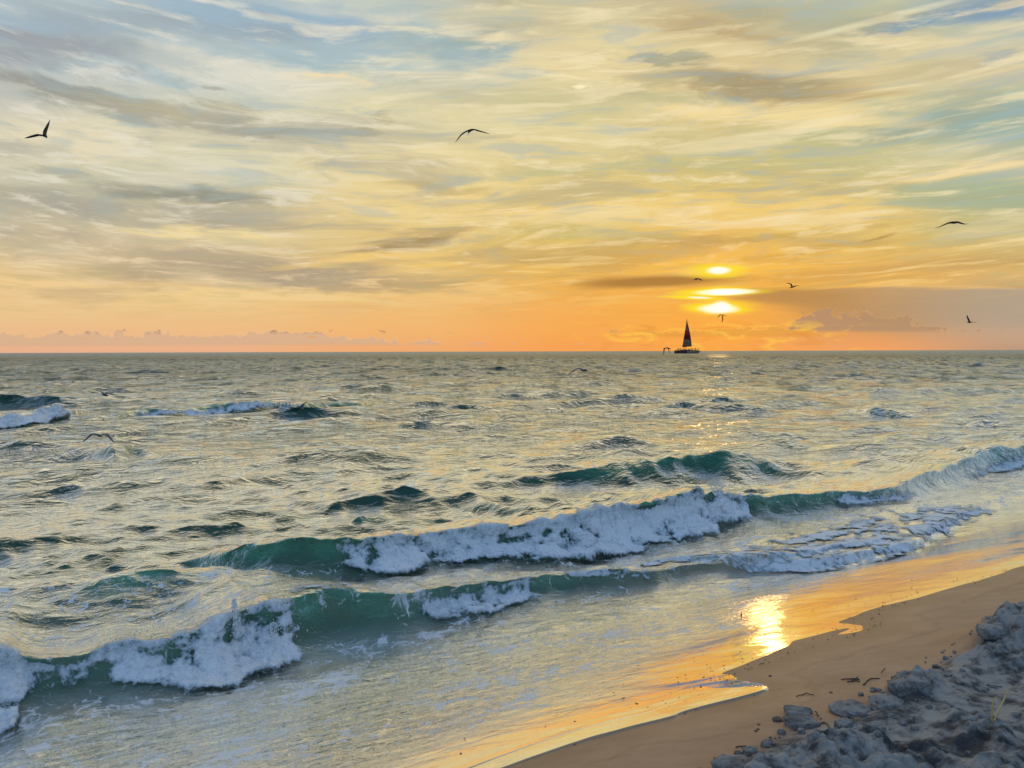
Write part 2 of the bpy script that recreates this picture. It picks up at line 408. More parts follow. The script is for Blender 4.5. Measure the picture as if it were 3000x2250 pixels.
A = Breaker([(-500,1990,.34),(-150,1900,.36),(0,1868,.36),(60,1898,.27),(140,1897,.25),(271,1880,.24),(407,1862,.26),(542,1828,.28),(640,1800,.3),(705,1763,.32),(814,1749,.33),(949,1716,.33),
             (1030,1727,.30),(1153,1729,.27),(1356,1702,.22),(1532,1681,.2),(1695,1675,.16),(1898,1678,.12),(2034,1661,.1),(2237,1655,.08),(2373,1640,.05),(2600,1600,.02)], 2.2, 1.15, .55, wig=.08)
B = Breaker([(540,1645,.03),(640,1612,.22),(760,1589,.32),(881,1577,.35),(976,1584,.34),(1085,1592,.3),(1193,1578,.28),(1288,1560,.28),(1424,1540,.3),(1560,1530,.32),(1736,1505,.34),
             (1898,1470,.38),(2034,1440,.42),(2075,1441,.36),(2150,1458,.24),(2305,1452,.22),(2441,1437,.22),(2617,1422,.22),(2658,1402,.24),(2780,1356,.32),(2888,1322,.36),(3000,1303,.4),(3300,1262,.4)], 2.2, 1.1, .5)
Dm = Breaker([(-150,1830,.02),(120,1775,.05),(203,1749,.1),(339,1708,.17),(447,1681,.18),(610,1690,.1),(680,1700,.02)], 2.6, 2.4, .2)
C1 = Breaker([(-400,1255,.2),(-150,1236,.24),(0,1222,.26),(100,1210,.3),(190,1196,.34),(262,1200,.05)], 3.0, 1.3, .4, thin=.6)
C2 = Breaker([(290,1212,.04),(340,1202,.24),(420,1195,.26),(540,1187,.28),(680,1178,.32),(770,1171,.36),(810,1180,.2),(880,1178,.3),(950,1172,.3),(1050,1175,.2),(1130,1175,.03)], 3.0, 1.3, .4)
E1 = Breaker([(60,1345,.01),(200,1328,.06),(262,1316,.16),(325,1303,.30),(390,1306,.2),(470,1328,.08),(640,1345,.01)], 3.0, 2.0, .3, thin=.45, wig=.25)
E2 = Breaker([(1480,1425,.01),(1640,1400,.06),(1800,1372,.2),(1950,1337,.34),(2030,1348,.24),(2090,1333,.35),(2200,1346,.25),(2330,1374,.08),(2520,1392,.01)], 2.8, 1.9, .3, thin=.5, wig=.22)
E3 = Breaker([(930,1512,.02),(1050,1490,.13),(1200,1478,.15),(1310,1496,.03)], 3.0, 2.4, .2, thin=.45, wig=.25)
E4 = Breaker([(1350,1470,.02),(1430,1452,.12),(1500,1462,.1),(1570,1486,.02)], 3.0, 2.4, .2, thin=.45, wig=.25)
E5 = Breaker([(60,1140,.02),(110,1132,.3),(180,1130,.32),(240,1142,.02)], 3.0, 1.8, .2, thin=.45, wig=.25)
E6 = Breaker([(2480,1215,.02),(2540,1200,.25),(2620,1205,.22),(2700,1222,.02)], 3.0, 1.8, .2, thin=.45, wig=.25)
BORE = Breaker([(1700,1690,.02),(1953,1652,.05),(2115,1656,.075),(2373,1655,.09),(2508,1630,.09),(2644,1596,.08),(2752,1543,.07),(2834,1496,.05),(2960,1445,.02)], 9.0, 1.2, .3, thin=.15, wig=.1)
E7 = Breaker([(760,1142,.02),(800,1136,.22),(850,1134,.24),(900,1142,.02)], 3.0, 1.8, .2, thin=.45, wig=.25)
BREAKERS = [A, B, Dm, C1, C2, E1, E2, E3, E4, E5, E6, E7, BORE]

NW = 190
_l = np.exp(rng.uniform(np.log(.13), np.log(7.0), NW)).astype(np.float32)
_k = 2*np.pi/_l
_ang = np.arctan2(-.93, .34) + rng.normal(0, .5, NW)*np.where(_l < .6, 1.15, .62)
_kx = (_k*np.cos(_ang)).astype(np.float32); _ky = (_k*np.sin(_ang)).astype(np.float32)
_ph = rng.uniform(0, 2*np.pi, NW).astype(np.float32)
_slope = np.interp(np.log(_l), np.log([.13, .3, 1.0, 2.2, 7.0]), [.030, .050, .050, .034, .018])
_amp = (_slope/_k).astype(np.float32)

def sea(x, y, lod):
    """displaced sea surface over flat points x, y (lod: local mesh spacing) -> X, Y, Z, attributes"""
    x = x.astype(np.float32); y = y.astype(np.float32)
    s, n = to_sn(x, y)
    r = np.hypot(x, y)
    X = x.copy(); Y = y.copy(); Z = np.zeros_like(x)
    damp = .30 + .70*sstep(-5.2, -9.0, n) + .35*sstep(-14, -40, n)
    grp = .75 + .8*np.clip(fbm(x*.11, y*.11, .2, 2) + .25, 0, 1)
    am = damp*grp
    for i in range(NW):
        w = np.clip((_l[i]/lod - 2.2)/2.0, 0, 1)
        sel = w > 0
        if not sel.any(): continue
        ph = _kx[i]*x[sel] + _ky[i]*y[sel] + _ph[i]
        a = _amp[i]*w[sel]*am[sel]
        Z[sel] += a*np.sin(ph)
        cq = 1.0*a*np.cos(ph)
        X[sel] += cq*(_kx[i]/_k[i]); Y[sel] += cq*(_ky[i]/_k[i])
    thin = np.zeros_like(x); hs = np.zeros_like(x); flat = np.ones_like(x)
    for b in BREAKERS:
        m = (s > b.s0-2) & (s < b.s1+2)
        nc, H = b.at(s[m]); idx = np.flatnonzero(m)
        keep = (H > .003) & (np.abs(n[m]-nc) < 3.0)
        idx = idx[keep]
        if not len(idx): continue
        q, H, e, dip = b.shape(s[idx], n[idx])
        hs[idx] += H*(e + dip)
        flat[idx] *= 1 - (.55 if b.thin > .7 else .2)*e*np.clip(H/.1, 0, 1)
        push = b.lean*H*(e**2.2) + .35*b.lean*H*e**8
        X[idx] += SN*push; Y[idx] += -CS*push
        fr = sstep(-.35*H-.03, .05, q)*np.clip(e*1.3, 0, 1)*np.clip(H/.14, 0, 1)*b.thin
        thin[idx] = np.maximum(thin[idx], fr)  # mask of the wave fronts that get the painted see-through glow
    Z *= flat
    near = n > -6.6
    d = np.full_like(x, 9.0)
    if near.any():
        nn = n[near]; dd = shore_dist(x[near], y[near]); d[near] = dd
        wc = np.interp(s[near], [-2, 0, 1.5, 3, 5, 9], [.40, .42, .52, .85, 1.5, 2.4]).astype(np.float32)
        d[near] = dd/np.where(dd > 0, wc, .5)*.5
        bz = bed(nn)
        rip = .005*fbm(s[near]*2.2, nn*6, .3, 3)*sstep(.5*wc, 2.2*wc, dd) + .018*fbm(s[near]*1.1+4, nn*2.2, .7, 2)*sstep(wc, 2.5*wc, dd)
        rip = rip + sstep(.7*wc, 2.0*wc, dd)*(.007*fbm(s[near]*4.5+.8*nn, nn*13, .3, 3) + .0024*fbm(s[near]*12+1.5*nn, nn*32, .3, 2))
        film = .003 + np.minimum(.05*np.maximum(dd, 0), .009 + .012*np.maximum(dd, 0)) + rip
        film = np.where(dd < 0, np.maximum(-.03, .003 + dd*1.0), film)
        zf = bz + film
        za = Z[near]
        kk = .03
        hh = np.clip(.5 + .5*(za-zf)/kk, 0, 1)
        sm_ = zf*(1-hh) + za*hh + kk*hh*(1-hh)
        Z[near] = np.where(dd < .35, zf + (sm_-zf)*sstep(.05, .35, dd), sm_)
        hs[near] *= sstep(.02, .3, dd)
    Z += hs
    Z = np.where(d > .1, np.maximum(Z, bed(n) + .012), Z)
    depth = np.maximum(Z - bed(n), 0)
    return X, Y, Z, dict(thin=thin, depth=depth, shore=np.clip(d, -1, 9), far=r)

# ------------------------------------------------------------------ water material
def water_material():
    m, k, b = material('sea_water')
    pos = k.new('ShaderNodeNewGeometry').outputs['Position']
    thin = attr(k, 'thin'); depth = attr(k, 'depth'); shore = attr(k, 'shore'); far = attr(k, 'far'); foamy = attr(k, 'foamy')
    deep = (.010, .058, .034); glow_green = (.045, .300, .155); sandy = (.42, .28, .165)
    n1 = k.noise(pos, .8, 4, .6)
    c = k.mix(k.mr(n1, .3, .7), deep, (.020, .084, .055))
    c = k.mix(k.m('MULTIPLY', thin, k.mr(k.noise(pos, 3.0, 4, .6), .2, .6, .55, 1.0)), c, glow_green)  # light glowing through thin crests is painted as green on the fronts
    c = k.mix(k.mr(depth, .75, .2, 0, .5), c, (.09, .13, .075))
    c = k.mix(k.mr(depth, .22, .01, 0, .9), c, (.19, .245, .19))
    c = k.mix(k.mr(shore, 1.1, .25), c, sandy)
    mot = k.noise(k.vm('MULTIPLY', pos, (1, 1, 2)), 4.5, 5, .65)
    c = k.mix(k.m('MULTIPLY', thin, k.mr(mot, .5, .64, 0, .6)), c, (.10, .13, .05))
    c = k.mix(k.m('MULTIPLY', thin, k.mr(mot, .44, .34, 0, .5)), c, (.14, .46, .32))  # brighter teal mottle, more of that glow put into the colour
    # streaks and flecks of foam left on the surface
    st = k.noise(k.vm('MULTIPLY', pos, (1, 1, .4)), 5.5, 8, .68, .8)
    ce = k.new('ShaderNodeTexVoronoi', feature='DISTANCE_TO_EDGE'); ce.inputs['Scale'].default_value = 9.0
    k.put(ce.inputs['Vector'], k.vm('ADD', pos, k.vm('SCALE', k.noise(pos, 4.0, 3, .6, col=True), scale=.22)))
    lace = k.mr(ce.outputs['Distance'], .13, .0)
    c = k.mix(k.m('MULTIPLY', foamy, .3), c, (.5, .54, .5))
    fl = k.m('ADD', k.m('MULTIPLY', lace, .13), k.m('ADD', k.m('MULTIPLY', st, 1.25), -.09))
    ff = k.m('MULTIPLY', k.mr(k.m('ADD', fl, k.m('MULTIPLY', foamy, .46)), .80, .96), k.mr(foamy, 0, .15))
    c = k.mix(ff, c, (.74, .76, .76))
    # ripples too small for the mesh: crests lie across the run of the sea
    calm = k.mr(shore, .05, .9)
    rot = k.new('ShaderNodeMapping'); k.put(rot.inputs['Vector'], pos); rot.inputs['Rotation'].default_value = (0, 0, R(-20)); 
    rp = rot.outputs[0]
    r1 = k.noise(k.vm('MULTIPLY', rp, (.55, 1.5, 1)), 9.0, 5, .62, .5)
    r2 = k.noise(k.vm('MULTIPLY', rp, (.5, 1.25, 1)), 2.6, 5, .62, .5)
    r3 = k.noise(k.vm('MULTIPLY', rp, (.45, 1.0, 1)), .75, 6, .66, .4)
    bp = k.new('ShaderNodeBump'); bp.inputs['Distance'].default_value = 1.0
    hgt = k.m('ADD', k.m('MULTIPLY', r1, k.m('MULTIPLY', k.m('ADD', k.mr(calm, 0, 1, .0017, .030), k.m('MULTIPLY', thin, .02)), k.mr(far, 10, 60, 1, 0))),
              k.m('ADD', k.m('MULTIPLY', r2, k.m('MULTIPLY', k.mr(far, 7, 26, 0, .26), calm)), k.m('MULTIPLY', r3, k.mr(far, 22, 90, 0, 1.1))))
    k.put(bp.inputs['Height'], hgt); bp.inputs['Strength'].default_value = 1.0
    nrm = bp.outputs[0]
    lw = k.new('ShaderNodeLayerWeight'); lw.inputs['Blend'].default_value = .5; k.l.new(nrm, lw.inputs['Normal'])
    refl = k.m('MULTIPLY', k.mr(lw.outputs['Facing'], .34, .71, .03, .98), k.m('SUBTRACT', 1.0, k.m('MULTIPLY', ff, .75)))
    # far off the unresolved wave fronts face the beach, in gusts: they mirror less than flat water would
    gust = k.noise(k.vm('MULTIPLY', pos, (.5, .07, 1)), 1.0, 6, .68)
    refl = k.m('MULTIPLY', refl, k.m('SUBTRACT', k.mr(far, 20, 350, 1, .52), k.m('MULTIPLY', k.mr(gust, .48, .64), k.mr(far, 12, 60, 0, .46))))
    gl = k.new('ShaderNodeBsdfGlossy'); gl.inputs['Color'].default_value = (1.0, .99, .95, 1)
    k.put(gl.inputs['Roughness'], k.m('ADD', k.mr(far, 5, 120, .04, .15), k.mr(far, 150, 900, 0, .25))); k.l.new(nrm, gl.inputs['Normal'])
    k.put(b.inputs['Base Color'], c); b.inputs['Roughness'].default_value = .9
    b.inputs['Specular IOR Level'].default_value = 0.0; k.l.new(nrm, b.inputs['Normal'])
    mx = k.new('ShaderNodeMixShader'); k.put(mx.inputs[0], refl); k.l.new(b.outputs[0], mx.inputs[1]); k.l.new(gl.outputs[0], mx.inputs[2])
    k.l.new(mx.outputs[0], [n for n in k.n if n.type == 'OUTPUT_MATERIAL'][0].inputs[0])
    return m
WATER = water_material()

# ------------------------------------------------------------------ the sea: one sheet, finer near the shore
def step_at(r):
    r = np.asarray(r, np.float32)
    return np.minimum(.00048*r*r, np.interp(r, [20, 37, 45, 120, 150, 260, 30000], [.2, .2, .35, .36, .6, .65, 900]))
rr = [2.5]
while rr[-1] < 30000: rr.append(rr[-1] + float(step_at(rr[-1])))
rr = np.array(rr, np.float32)
th = np.arange(-56, 56.01, .08, dtype=np.float32)
dr = np.gradient(rr)
def polar(rr, th):
    r2 = np.repeat(rr, len(th)); t2 = np.tile(np.radians(th), len(rr))
    return r2*np.sin(t2), r2*np.cos(t2)
x0, y0 = polar(rr, th)
lod = np.repeat(np.maximum(dr, rr*math.radians(.08)), len(th)).astype(np.float32)
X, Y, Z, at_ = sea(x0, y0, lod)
s_, n_ = to_sn(x0, y0)
# where broken water leaves foam lying on the surface
nA, HA = A.at(s_); nB, HB = B.at(s_)
behind = lambda nc, H, a: sstep(-a, -.1, n_-nc)*(n_ < nc+.1)*np.clip(H/.15, 0, 1)
foamy = np.zeros_like(x0)
between = sstep(0, .4, n_-nA)*sstep(-3.0, -3.6, n_)*(at_['shore'] > .35)
foamy = np.maximum(foamy, between*sstep(5.5, -3.5, s_)*1.0)
foamy = np.maximum(foamy, .6*between)
foamy = np.maximum(foamy, .55*sstep(0.0, .5, n_-nB)*sstep(.1, -.4, n_-nA)*(n_ < nA))
foamy = np.maximum(foamy, .5*np.clip(at_['thin']*1.4-.2, 0, 1)*(np.abs(n_-nA) < .8))
foamy = np.maximum(foamy, .34*np.clip(at_['thin']*1.4-.2, 0, 1)*(np.abs(n_-nB) < .8))
nF, HF = BORE.at(s_)
foamy = np.maximum(foamy, 1.0*behind(nF, HF*2.2, 1.7))
foamy *= .55 + .9*np.clip(fbm(s_*.9, n_*1.8, .1, 3)+.2, 0, 1)
at_['foamy'] = np.clip(foamy, 0, 1)
F_ = grid_faces(len(rr), len(th))
keep = np.ones(len(F_), bool)
inl = (n_ > -2.6) & (at_['shore'] < -.12)                 # no sheet of water under the dry sand
keep &= ~(inl[F_].all(1))
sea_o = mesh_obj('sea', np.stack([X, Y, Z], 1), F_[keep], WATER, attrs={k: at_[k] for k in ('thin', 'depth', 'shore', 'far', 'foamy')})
tag(sea_o, kind='structure')
del X, Y, Z, F_, keep

# ------------------------------------------------------------------ foam of the breaking waves
def foam_material():
    m, k, b = material('sea_foam')
    pos = k.new('ShaderNodeNewGeometry').outputs['Position']
    dense = attr(k, 'dense')
    n = k.noise(pos, 26, 5, .7)
    v = k.new('ShaderNodeTexVoronoi', feature='F1'); v.inputs['Scale'].default_value = 48; k.put(v.inputs['Vector'], k.vm('ADD', pos, k.vm('SCALE', k.noise(pos, 20, 3, .6, col=True), scale=.05)))
    fa = attr(k, 'along'); fd = attr(k, 'down')
    run = k.noise(k.comb(k.m('MULTIPLY', fa, 15), k.m('MULTIPLY', fd, 6), 0), 1.0, 5, .65, .4)      # threads of water running down the foam
    t = k.m('ADD', dense, k.m('ADD', k.m('MULTIPLY', k.m('SUBTRACT', n, .5), 1.2), k.m('MULTIPLY', k.m('SUBTRACT', run, .5), .9)))
    c = k.mix(k.mr(t, .05, .6), (.07, .20, .17), (.62, .68, .71))
    c = k.mix(k.mr(t, .55, 1.0), c, (.93, .94, .94))
    k.put(b.inputs['Base Color'], c)
    b.inputs['Roughness'].default_value = .5
    b.inputs['IOR'].default_value = 1.33
    tr = k.new('ShaderNodeBsdfTransparent'); mx = k.new('ShaderNodeMixShader')
    k.put(mx.inputs[0], k.mr(t, .10, .62)); k.l.new(tr.outputs[0], mx.inputs[1]); k.l.new(b.outputs[0], mx.inputs[2])
    k.l.new(mx.outputs[0], [q for q in k.n if q.type == 'OUTPUT_MATERIAL'][0].inputs[0])
    bp = k.new('ShaderNodeBump'); bp.inputs['Strength'].default_value = 1.0; bp.inputs['Distance'].default_value = .02
    k.put(bp.inputs['Height'], k.m('SUBTRACT', n, k.m('MULTIPLY', v.outputs['Distance'], .5))); k.l.new(bp.outputs[0], b.inputs['Normal'])
    return m
FOAM = foam_material()
def foam_sheet(name, label, b, keys, ds, thick, qlim=(-.5, 1.9), ragged=.55, seed=0, lump=1.0, sc1=7.0):
    """a lumpy crust of foam lying on the front of a wave; keys: (u, v, q_top, q_bottom, strength)"""
    K = []
    for u, v, a0, a1, st in keys:
        p = at_z(u, v, .2); K.append((to_sn(p[0], p[1])[0], a0, a1, st))
    K = np.array(sorted(K))
    sv = np.arange(K[0, 0], K[-1, 0], ds, dtype=np.float32)
    Hmax = float(np.max(b.at(sv)[1])); L = b.wf*Hmax + .05
    qv = np.arange(qlim[0]*L, qlim[1]*L, ds*.9, dtype=np.float32)
    Sg = np.repeat(sv, len(qv)); Qg = np.tile(qv, len(sv))
    nc, H = b.at(Sg)
    nb = nc - b.lean*H + b.wig*fbm(Sg*1.3, Sg*0+b.s0, .5, 3)
    x, y = to_xy(Sg, nb + Qg)
    X, Y, Z, _ = sea(x, y, np.maximum(step_at(np.hypot(x, y)), np.hypot(x, y)*.0014))
    P = np.stack([X, Y, Z], 1).reshape(len(sv), len(qv), 3)
    du = np.gradient(P, axis=0); dv = np.gradient(P, axis=1)
    N = np.cross(dv, du); N /= np.linalg.norm(N, axis=2, keepdims=True) + 1e-9
    Lq = b.wf*H + .05
    t = Qg/Lq
    a0 = np.interp(Sg, K[:, 0], K[:, 1]); a1 = np.interp(Sg, K[:, 0], K[:, 2]); st = np.interp(Sg, K[:, 0], K[:, 3])
    a0 = a0 + .22*fbm(Sg*3+seed, Sg*0, .8, 3)
    M = np.clip(np.minimum((t-a0)/.18, (a1-t)/.22), -2, 1)*st
    M = np.minimum(M, np.minimum((Sg-sv[0])/.12, (sv[-1]-Sg)/.12))
    nz = fbm(Sg*5+seed, Qg*5, Z*5, 4, .6)
    nz2 = fbm(Sg*1.4+seed, Qg*2.5, Z*2, 3, .6)
    px_, py_, pz_ = P[..., 0].ravel(), P[..., 1].ravel(), P[..., 2].ravel()
    w1 = .12*fbm(px_*4, py_*4, pz_*4+seed, 2)
    b1 = bumps(px_*sc1+w1*4, py_*sc1, pz_*sc1, seed); b2 = bumps(px_*sc1*2.6+w1*8, py_*sc1*2.6, pz_*sc1*2.6, seed+5); b3 = bumps(px_*sc1*6.5, py_*sc1*6.5, pz_*sc1*6.5, seed+9)
    M2 = M + ragged*(nz*1.1 + nz2*1.3) + .55*(b1-.55)
    top = .2 + .8*sstep(0, .75, t - a0)
    env = np.clip(M2*1.1, 0, 1)**.6*top
    var = np.clip(.75 + 1.3*fbm(Sg*1.7+seed, Sg*0, .3, 3), .25, 1.5)
    off = thick*env*var*(.1 + lump*(.62*b1 + .5*b2*(.4+.6*b1) + .22*b3)) + .004
    P = P + N*off.reshape(P.shape[:2])[..., None]
    dense = np.clip(M2*1.1, 0, 1)*(.5 + .5*b1)*(.5 + .5*top) + .12*fbm(px_*3, py_*3, pz_*3, 3)
    Fc = grid_faces(len(sv), len(qv))
    ok = (M2 > .0)[Fc].all(1)
    Fc = Fc[ok]
    used = np.unique(Fc); mp = np.full(len(Sg), -1, np.int64); mp[used] = np.arange(len(used))
    o = mesh_obj(name, P.reshape(-1, 3)[used], mp[Fc], FOAM, attrs=dict(dense=dense[used], along=Sg[used], down=Qg[used]))
    return tag(o, label, 'sea foam', 'foam on the breaking waves')
FA1 = foam_sheet('wave_foam', 'white foam churning along the left half of the nearest breaking wave', A,
   [(-450,1980,-.1,1.6,1),(40,1868,-.1,1.6,1),(72,1899,.25,.7,.5),(150,1897,.25,.75,.55),(271,1880,.1,.85,.8),(407,1864,-.05,1.15,1),(542,1831,-.1,1.4,1),(640,1800,-.15,1.5,1),(705,1763,-.1,1.5,1),(780,1752,0,1.45,1),(815,1748,.2,1.0,.3)], .008, .06, seed=3, sc1=8.0, ragged=1.45)
FA2 = foam_sheet('wave_foam', 'small patch of foam on the middle of the nearest wave', A,
   [(1180,1729,.6,.9,.3),(1260,1718,.5,1.2,.9),(1360,1702,.35,1.4,1),(1480,1685,.15,1.4,1),(1545,1681,.1,1.2,.5)], .0085, .08, seed=9, sc1=9.0, ragged=.9)
FA3 = foam_sheet('wave_foam', 'thin white foam tipping the crest beside the tall splash', A,
   [(800,1750,-.3,.1,.5),(880,1735,-.35,.12,.8),(960,1716,-.4,.15,1),(1010,1722,-.2,.1,.3)], .0085, .05, seed=12, sc1=10.0, ragged=.9)
FA4 = foam_sheet('wave_foam', 'thin broken line of foam along the crest right of the middle foam patch', A,
   [(1560,1681,-.1,.3,.2),(1640,1678,-.2,.45,.6),(1760,1676,-.15,.5,.55),(1900,1676,-.2,.8,.6),(2000,1665,-.2,1.0,.5),(2080,1660,.1,.6,.2)], .0085, .035, seed=17, sc1=11.0, ragged=1.3)
FB1 = foam_sheet('wave_foam', 'long white roller of foam on the second wave', B,
   [(905,1579,.3,.7,.3),(960,1582,.15,1.2,.9),(1085,1592,0,1.4,1),(1193,1578,-.1,1.45,1),(1288,1560,-.15,1.4,1),(1424,1540,-.1,1.4,1),(1560,1530,-.05,1.5,1),(1736,1505,-.05,1.5,1),(1898,1470,-.05,1.5,1),(2034,1440,-.1,1.4,1),(2085,1442,-.1,1.2,.9),(2110,1450,.1,.8,.2)], .0105, .085, seed=21, sc1=5.5, ragged=1.4)
FB2 = foam_sheet('wave_foam', 'short strip of foam under the curling right part of the second wave', B,
   [(2380,1445,.6,.9,.2),(2450,1437,.45,1.2,.7),(2560,1428,.4,1.25,.8),(2625,1420,.4,1.2,.7),(2650,1408,.7,1.0,.2)], .013, .07, seed=33, ragged=.8)
FB3 = foam_sheet('wave_foam', 'strip of foam at the foot of the wave by the right edge', B,
   [(2760,1362,.7,1.0,.3),(2830,1340,.55,1.25,.9),(2900,1318,.5,1.25,.9),(2950,1310,.8,1.0,.2)], .016, .06, seed=37)
FC1 = foam_sheet('wave_foam', 'white foam of the far breaker at the left edge', C1,
   [(-400,1255,-.2,1.5,1),(0,1222,-.2,1.4,1),(100,1210,-.2,1.4,1),(185,1196,-.2,1.4,1),(215,1196,.2,.8,.2)], .035, .14, seed=41)
FC2 = foam_sheet('wave_foam', 'white foam along the far wave right of the left edge breaker', C2,
   [(370,1198,.5,.9,.2),(430,1194,.4,1.3,.8),(540,1187,.2,1.3,.8),(600,1183,.4,1.1,.5),(690,1178,.1,1.2,.9),(765,1171,-.1,1.3,1),(800,1178,.2,.8,.2)], .035, .14, seed=45)
FBO = foam_sheet('wave_foam', 'low lumpy foam of the spent wave running up the wet sand', BORE,
   [(1953,1652,-.3,1.2,.3),(2115,1656,-1.2,1.4,.5),(2250,1656,-3.2,1.4,.35),(2373,1655,-5,1.4,.3),(2508,1630,-6.5,1.4,.3),(2644,1596,-7.5,1.4,.3),(2752,1543,-7.5,1.4,.3),(2834,1496,-5,1.3,.3),(2920,1460,-2,1,.2)], .0115, .015, qlim=(-8, 1.6), ragged=1.7, seed=52, sc1=11.0)

# ------------------------------------------------------------------ the sand
SCARP = [(2060,2275),(2130,2235),(2200,2200),(2290,2165),(2350,2130),(2450,2095),(2550,2045),(2640,2000),(2700,1968),(2733,1935)]
_sc = np.array([to_sn(*on_sand(u, v)[:2]) for u, v in SCARP]); _sc = _sc[np.argsort(_sc[:, 0])]
MOUND = [(2.86, 4.30, .30, .115), (3.28, 4.28, .36, .11)]
def sand(x, y, fine=True):
    s, n = to_sn(x, y)
    z = bed(n)
    nsc = np.interp(s, _sc[:, 0], _sc[:, 1])
    p = n - nsc + .10*fbm(s*2.4, n*2.4, .3, 3)
    plate = sstep(0, .22, p)
    z = z + plate*(.045 + .05*fbm(s*1.5, n*1.5, .9, 3))
    for mx, my, mr, mh in MOUND:
        dd = np.hypot(x-mx, y-my)/mr + .35*fbm(x*3, y*3, mx, 3)
        z = z + mh*np.exp(-np.clip(dd, 0, 3)**3.2)
    rough = np.clip(np.maximum(sstep(-.03, .12, p), sstep(.06, .2, z - bed(n))), 0, 1)
    if fine:
        f1 = sstep(-.05, .28, fbm(s*2.1+9, n*2.6, .2, 3))             # where the sand is churned
        w = .04*fbm(s*6, n*6, .4, 2)
        z = z + rough*(.055*f1*fbm(s*6+w*8, n*7, .1, 3, .5, billow=True) + .045*f1*bumps(s*14, n*14, s*0+.5)*(.3+fbm(s*5, n*5, .7, 2)) + .026*f1*bumps(s*30+w*9, n*30, s*0+.5) + .010*bumps(s*62, n*62, s*0+.5)*f1
                       + .055*fbm(s*2.6, n*3.0, .15, 2) + .004*fbm(s*30, n*30, .3, 2))
        z = z + (1-rough)*sstep(-3.05, -2.6, n)*(.004*fbm(s*1.4, n*5, .3, 3) + .0012*fbm(s*14, n*30, .8, 2))
    return z, rough
tha = np.unique(np.concatenate([np.arange(-70, -6, 1.0), np.arange(-6, 44, .075), np.arange(44, 70.1, 1.0)])).astype(np.float32)
rs = [1.5]
while rs[-1] < 60: rs.append(rs[-1] + (.0065 if rs[-1] < 6.6 else .0065 + (rs[-1]-6.6)*.03))
rs = np.array(rs, np.float32)
xs, ys = polar(rs, tha)
zs, rg = sand(xs, ys)
sd_ = np.full_like(xs, 9.0)
nearw = np.abs(to_sn(xs, ys)[1] + 3.2) < 1.5
sd_[nearw] = np.abs(np.where(shore_dist(xs[nearw], ys[nearw]) > 0, 0, shore_dist(xs[nearw], ys[nearw])))
def sand_material():
    m, k, b = material('beach_sand')
    pos = k.new('ShaderNodeNewGeometry').outputs['Position']
    rough = attr(k, 'rough'); wet = attr(k, 'wet')
    n1 = k.noise(pos, 2.2, 5, .6); n2 = k.noise(pos, 420, 2, .6); n3 = k.noise(k.vm('MULTIPLY', pos, (1, 1, 1)), 60, 3, .7)
    damp = k.mix(k.mr(n1, .3, .7), (.44, .245, .130), (.53, .31, .175))
    n4 = k.noise(pos, 9, 5, .65)
    dry = k.mix(k.mr(k.m('ADD', k.m('MULTIPLY', n4, .7), k.m('MULTIPLY', n1, .3)), .40, .57), (.050, .050, .050), (.36, .34, .305))  # dark patches at random: damp sand, darkened further for crevice shade
    c = k.mix(rough, damp, dry)
    c = k.mix(k.mr(n2, .35, .7, 0, .35), c, k.mix(1.0, c, (.55, .5, .46), 'MULTIPLY'))
    c = k.mix(k.mr(wet, .22, .0, 0, .55), c, k.mix(1.0, c, (.55, .5, .45), 'MULTIPLY'))
    # older swash lines left higher up the beach, and drifts of finer sand
    wob = k.noise(pos, 1.6, 4, .6)
    ln = k.m('ABSOLUTE', k.m('SUBTRACT', k.m('ADD', wet, k.m('MULTIPLY', wob, .5)), .52))
    c = k.mix(k.m('MULTIPLY', k.mr(ln, .035, .0, 0, .35), k.m('SUBTRACT', 1.0, rough)), c, k.mix(1.0, c, (.62, .58, .55), 'MULTIPLY'))
    drift = k.noise(k.vm('MULTIPLY', pos, (1.2, 3.5, 1)), 3.5, 6, .65)
    c = k.mix(k.mr(drift, .38, .62, 0, .3), c, k.mix(1.0, c, (.72, .70, .70), 'MULTIPLY'))
    k.put(b.inputs['Base Color'], c)
    k.put(b.inputs['Roughness'], k.m('ADD', k.m('MULTIPLY', rough, .4), k.mr(wet, 0, .35, .32, .55)))
    bp = k.new('ShaderNodeBump'); bp.inputs['Strength'].default_value = .5; bp.inputs['Distance'].default_value = .004
    k.put(bp.inputs['Height'], k.m('ADD', n2, k.m('MULTIPLY', n3, k.m('MULTIPLY', rough, 2.0)))); k.l.new(bp.outputs[0], b.inputs['Normal'])
    return m
SAND = sand_material()
beach = mesh_obj('beach_sand', np.stack([xs, ys, zs], 1), grid_faces(len(rs), len(tha)), SAND, attrs=dict(rough=rg, wet=np.clip(sd_, 0, 9)))
tag(beach, kind='structure')
seabed_faces = None
def ground_at(u, v):
    """the point of the sand seen at photo pixel u, v"""
    z = .45
    for _ in range(30):
        p = at_z(u, v, z); z = .6*z + .4*float(sand(np.array([p[0]], np.float32), np.array([p[1]], np.float32))[0][0])
    p = at_z(u, v, z); return np.array([p[0], p[1], z])

